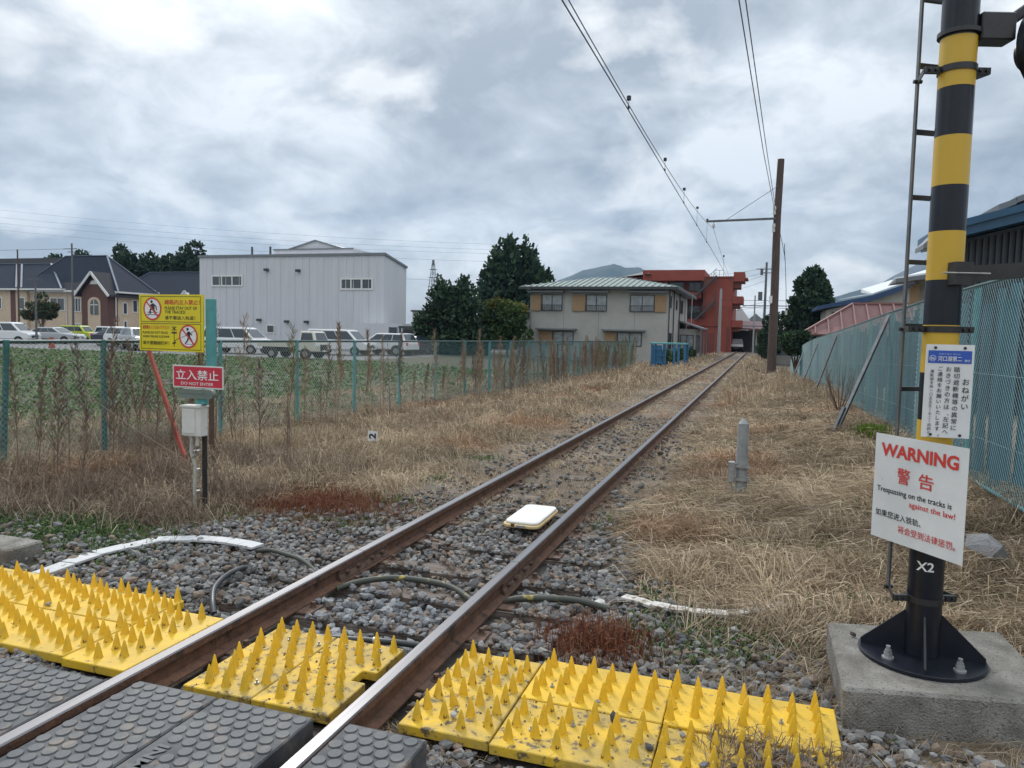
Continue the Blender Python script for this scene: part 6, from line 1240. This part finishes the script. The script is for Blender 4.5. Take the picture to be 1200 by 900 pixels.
tree('garden_tree', 'small garden tree with flat layered reddish-green crown in front of the beige house', -57.4, 48.5, 0, 3.8, L, 2600, .13, DG+[(.12, .06, .025), (.05, .06, .025)], 78, trunk_r=.1)

# ================================================================== cars
def car(x, y, rz, kind, m, label, s=1.):
    t = thing('flatbed_truck' if kind == 'truck' else 'parked_car', label, 'truck' if kind == 'truck' else 'car', (x, y, 0.02), 'cars in the parking lot', rz); t.scale = (1, 1, .88 if kind != 'sedan' else .95)
    K = dict(suv=(4.3, 1.75, 1.70), van=(4.6, 1.75, 1.95), kei=(3.4, 1.48, 1.72), sedan=(4.4, 1.72, 1.45), truck=(3.9, 1.5, 1.8))[kind]; L, W, H = K; L *= s; h = H
    P = dict(suv=[(0, .45), (0, .95), (.10, 1.05), (1.05, 1.12), (1.35, 1.12), (4.15, 1.15), (4.28, .9), (4.28, .45)], van=[(0, .4), (0, .85), (.15, 1.0), (.7, 1.12), (4.5, 1.15), (4.6, .8), (4.6, .4)],
             kei=[(0, .38), (0, .85), (.12, 1.0), (.7, 1.08), (3.35, 1.1), (3.4, .8), (3.4, .38)], sedan=[(0, .35), (0, .7), (.15, .82), (1.2, .95), (3.9, .98), (4.35, .9), (4.4, .4)], truck=[(0, .45), (0, 1.0), (.06, 1.1), (1.2, 1.12), (1.25, .5)])[kind]
    C_ = dict(suv=[(1.05, 1.12), (1.75, 1.68), (2.0, 1.72), (3.85, 1.70), (4.12, 1.15)], van=[(.65, 1.12), (1.35, 1.85), (1.6, 1.93), (4.3, 1.92), (4.5, 1.15)], kei=[(.62, 1.08), (1.1, 1.64), (1.3, 1.71), (3.15, 1.70), (3.33, 1.1)], sedan=[(1.15, .95), (1.85, 1.38), (2.1, 1.43), (3.1, 1.40), (3.85, .98)], truck=[(.08, 1.12), (.28, 1.72), (.4, 1.78), (1.15, 1.78), (1.2, 1.12)])[kind]
    c = L/2; mk = 'car_'+m; w = W/2
    wx = dict(suv=(.8, 3.45), van=(.8, 3.75), kei=(.55, 2.75), sedan=(.8, 3.45), truck=(.75, 2.95))[kind]; wr = .36 if kind == 'suv' else .30
    body = MB(); body.prism([(a-c, b) for a, b in P], 'y', -w, w); bo = body.build('body', mk, t, bevel=.05, local=True)
    n = len(C_); cab = MB(); ins = .12; cab.v = [(a-c, -w+.03+ins*(b-C_[0][1])/(.6), b) for a, b in C_]+[(a-c, w-.03-ins*(b-C_[0][1])/(.6), b) for a, b in C_]; cab.f = [tuple(range(n)), tuple(range(2*n-1, n-1, -1))]+[(i, n+i, n+(i+1) % n, (i+1) % n) for i in range(n)]; cab.m = [0]*len(cab.f); cab.build('cabin', mk, t, bevel=.03, local=True)
    # glass: inset dark panels on sides and windscreen
    def lerp(a, b, f): return a+(b-a)*f
    b0, b1 = C_[0][1]+.06, C_[1][1]-.06 if kind != 'van' else C_[1][1]-.05; fx = lambda b: lerp(C_[0][0], C_[1][0], (b-C_[0][1])/(C_[1][1]-C_[0][1])); rx = lambda b: lerp(C_[-1][0], C_[-2][0], (b-C_[-1][1])/(C_[-2][1]-C_[-1][1]))
    for sgn in (-1, 1):
        yy = lambda b: sgn*(w-.03-ins*(b-C_[0][1])/.6+.012)
        segs = 1 if kind == 'truck' else 3
        for k in range(segs):
            a0, a1 = fx(b0)+.12, rx(b0)-.1; t0, t1 = fx(b1)+.12, rx(b1)-.1; f0, f1 = (k+.03)/segs, (k+.97)/segs
            mb = MB(); mb.add([(lerp(a0, a1, f0)-c, yy(b0), b0), (lerp(a0, a1, f1)-c, yy(b0), b0), (lerp(t0, t1, f1)-c, yy(b1), b1), (lerp(t0, t1, f0)-c, yy(b1), b1)], [(0, 1, 2, 3)]); mb.build('side_window', 'glass_dark', t, local=True)
    for ends in ((0, 1), (-1, -2)):
        a, b = C_[ends[0]], C_[ends[1]]; o_ = -.015 if ends[0] == 0 else .015; p0 = (lerp(a[0], b[0], .1), lerp(a[1], b[1], .1)); p1 = (lerp(a[0], b[0], .92), lerp(a[1], b[1], .92)); yw = w-.16
        if kind == 'truck' and ends[0] == -1: continue
        MB().add([(p0[0]-c+o_, -yw, p0[1]+.01), (p0[0]-c+o_, yw, p0[1]+.01), (p1[0]-c+o_, yw-.1, p1[1]+.01), (p1[0]-c+o_, -yw+.1, p1[1]+.01)], [(0, 1, 2, 3)]).build('windscreen' if ends[0] == 0 else 'rear_window', 'glass_dark', t, local=True)
    for a in wx:
        for sgn in (-1, 1):
            wh = MB().cyl((a-c, sgn*(w-.2), wr), (a-c, sgn*(w+.012), wr), wr, n=18).build('wheel', 'tyre', t, local=True, smooth=True)
            MB().cyl((a-c, sgn*(w+.0), wr), (a-c, sgn*(w+.02), wr), wr*.62, n=12).build('rim', 'rim', wh, local=True); MB().cyl((a-c, sgn*(w-.02), wr+.03), (a-c, sgn*(w+.004), wr+.03), wr*1.18, n=16).build('wheel_arch', 'trim_dark', t, local=True)
    for sgn in (-1, 1):
        MB().box((-c-.02, sgn*w*.82-.17, P[1][1]-.22), (-c+.12, sgn*w*.82+.14, P[1][1]-.04)).build('headlight', 'lamp_glass', t, local=True, bevel=.02)
        if kind != 'truck': MB().box((L/2-.1, sgn*(w-.1)-.08, .78), (L/2+.015, sgn*(w-.1)+.06, 1.02)).build('tail_light', 'sign_red', t, local=True)
    MB().box((-c-.025, -w*.5, .52), (-c+.0, w*.5, P[1][1]-.1)).build('grille', 'trim_dark', t, local=True); MB().box((-c-.035, -.17, .45), (-c-.026, .17, .56)).build('number_plate', 'sign_white', t, local=True)
    if kind == 'truck':
        MB().box((1.28-c, -w, .72), (L-c, w, .80)).box((1.28-c, -w, .8), (L-c, -w+.04, 1.06)).box((1.28-c, w-.04, .8), (L-c, w, 1.06)).box((L-c-.04, -w+.04, .8), (L-c, w-.04, 1.06)).build('cargo_bed', mk, t, local=True); MB().box((1.28-c, -.4, .4), (L-c-.1, .4, .715)).build('chassis', 'trim_dark', t, local=True)
    return t
car(-55.8, 44.0, R(200), 'van', 'white', 'white minivan at the left picture edge, nose to the right'); car(-54.2, 47.0, R(196), 'sedan', 'silver', 'silver car just right of the white minivan'); car(-58.3, 53, R(190), 'kei', 'lime', 'lime-green small car behind the silver car')
car(-52.4, 51.5, R(185), 'kei', 'white', 'white small boxy van left of the brown weed'); car(-41.6, 42.8, R(170), 'suv', 'white', 'white boxy car partly behind the second fence post'); car(-38.2, 40.2, R(150), 'suv', 'silver', 'silver-white car just left of the yellow sign'); car(-45.5, 45.5, R(180), 'sedan', 'navy', 'dark car half hidden behind the brown weed')
car(-30.5, 40.6, R(185), 'van', 'white', 'white van right of the yellow sign and teal post'); car(-23.6, 36.9, R(182), 'truck', 'beige', 'small flatbed truck with its cab to the right'); car(-24.9, 44.0, R(184), 'van', 'white', 'white van parked behind the flatbed truck cab')
car(-22.6, 46.3, R(-5), 'suv', 'white', 'white off-road car nose to the left, right of the flatbed truck'); car(-22.0, 48.6, R(90), 'sedan', 'navy', 'dark car right behind the white off-road car'); car(-24.5, 53.0, R(10), 'kei', 'silver', 'silver small car in front of the storage hut')
t = car(-.75, 96.2, R(-90), 'truck', 'white', 'white light truck parked under the shed at the end of the track'); t['group'] = 'trucks'
o = MB().prism([(-44.0, .0), (-43.7, .0), (-43.85, .75)], 'y', 38.0, 38.3).build('traffic_cone', 'brace_red'); tag(o, 'small orange traffic cone at the front edge of the parking lot', 'cone')

# ================================================================== mountains and air
def ridge(name, pts, y, depth, m):
    xs = np.linspace(pts[0][0], pts[-1][0], 90); h = np.interp(xs, [p[0] for p in pts], [p[1] for p in pts]); h = h+3.0*snoise(xs, xs*0, .03, 4)+1.2*snoise(xs, xs*0, .11, 9)
    V = []; rows = 12
    for j in range(rows+1):
        f = j/rows; V.append(np.stack([xs, np.full_like(xs, y-depth*(1-f))+12*snoise(xs, xs*0+j, .02, 3), -3+(h+3)*f**1.3+(6*snoise(xs, xs*0+j*9, .05, j) if 0 < j < rows else 0)], 1))
    V.append(np.stack([xs, np.full_like(xs, y+depth), np.full_like(xs, -3)], 1)); V = np.concatenate(V); i = np.arange(len(V)).reshape(rows+2, len(xs))
    F = np.stack([i[:-1, :-1].ravel(), i[:-1, 1:].ravel(), i[1:, 1:].ravel(), i[1:, :-1].ravel()], 1); o = mkobj(name, npmesh(name, V, F, m, smooth=True)); o['kind'] = 'structure'; return o
ridge('mountain', [(-900, 30), (-780, 120), (-700, 175), (-641, 199), (-590, 218), (-540, 226), (-480, 240), (-440, 226), (-395, 228), (-355, 205), (-250, 120), (-120, 20)], 2500, 500, 'mountain')
ridge('mountain', [(120, 10), (200, 120), (284, 150), (300, 158), (353, 175), (420, 222), (487, 262), (700, 390), (1000, 560)], 2900, 700, 'fuji')
ridge('hills', [(60, 60), (180, 120), (240, 135), (290, 150), (330, 140), (420, 150), (560, 130)], 2300, 300, 'mountain')
hz = bpy.data.materials.new('haze'); hz.use_nodes = True; hn = hz.node_tree.nodes; hn.clear(); pv = hn.new('ShaderNodeVolumePrincipled'); pv.inputs['Color'].default_value = (.42, .66, 1, 1); pv.inputs['Density'].default_value = HAZE; pv.inputs['Anisotropy'].default_value = .2
ho = hn.new('ShaderNodeOutputMaterial'); hz.node_tree.links.new(pv.outputs[0], ho.inputs['Volume']); MATS['haze'] = hz
if HAZE > 0: o = MB().box((-3600, -650, -2.75), (3600, 3700, 600)).build('haze', 'haze'); o['kind'] = 'stuff'
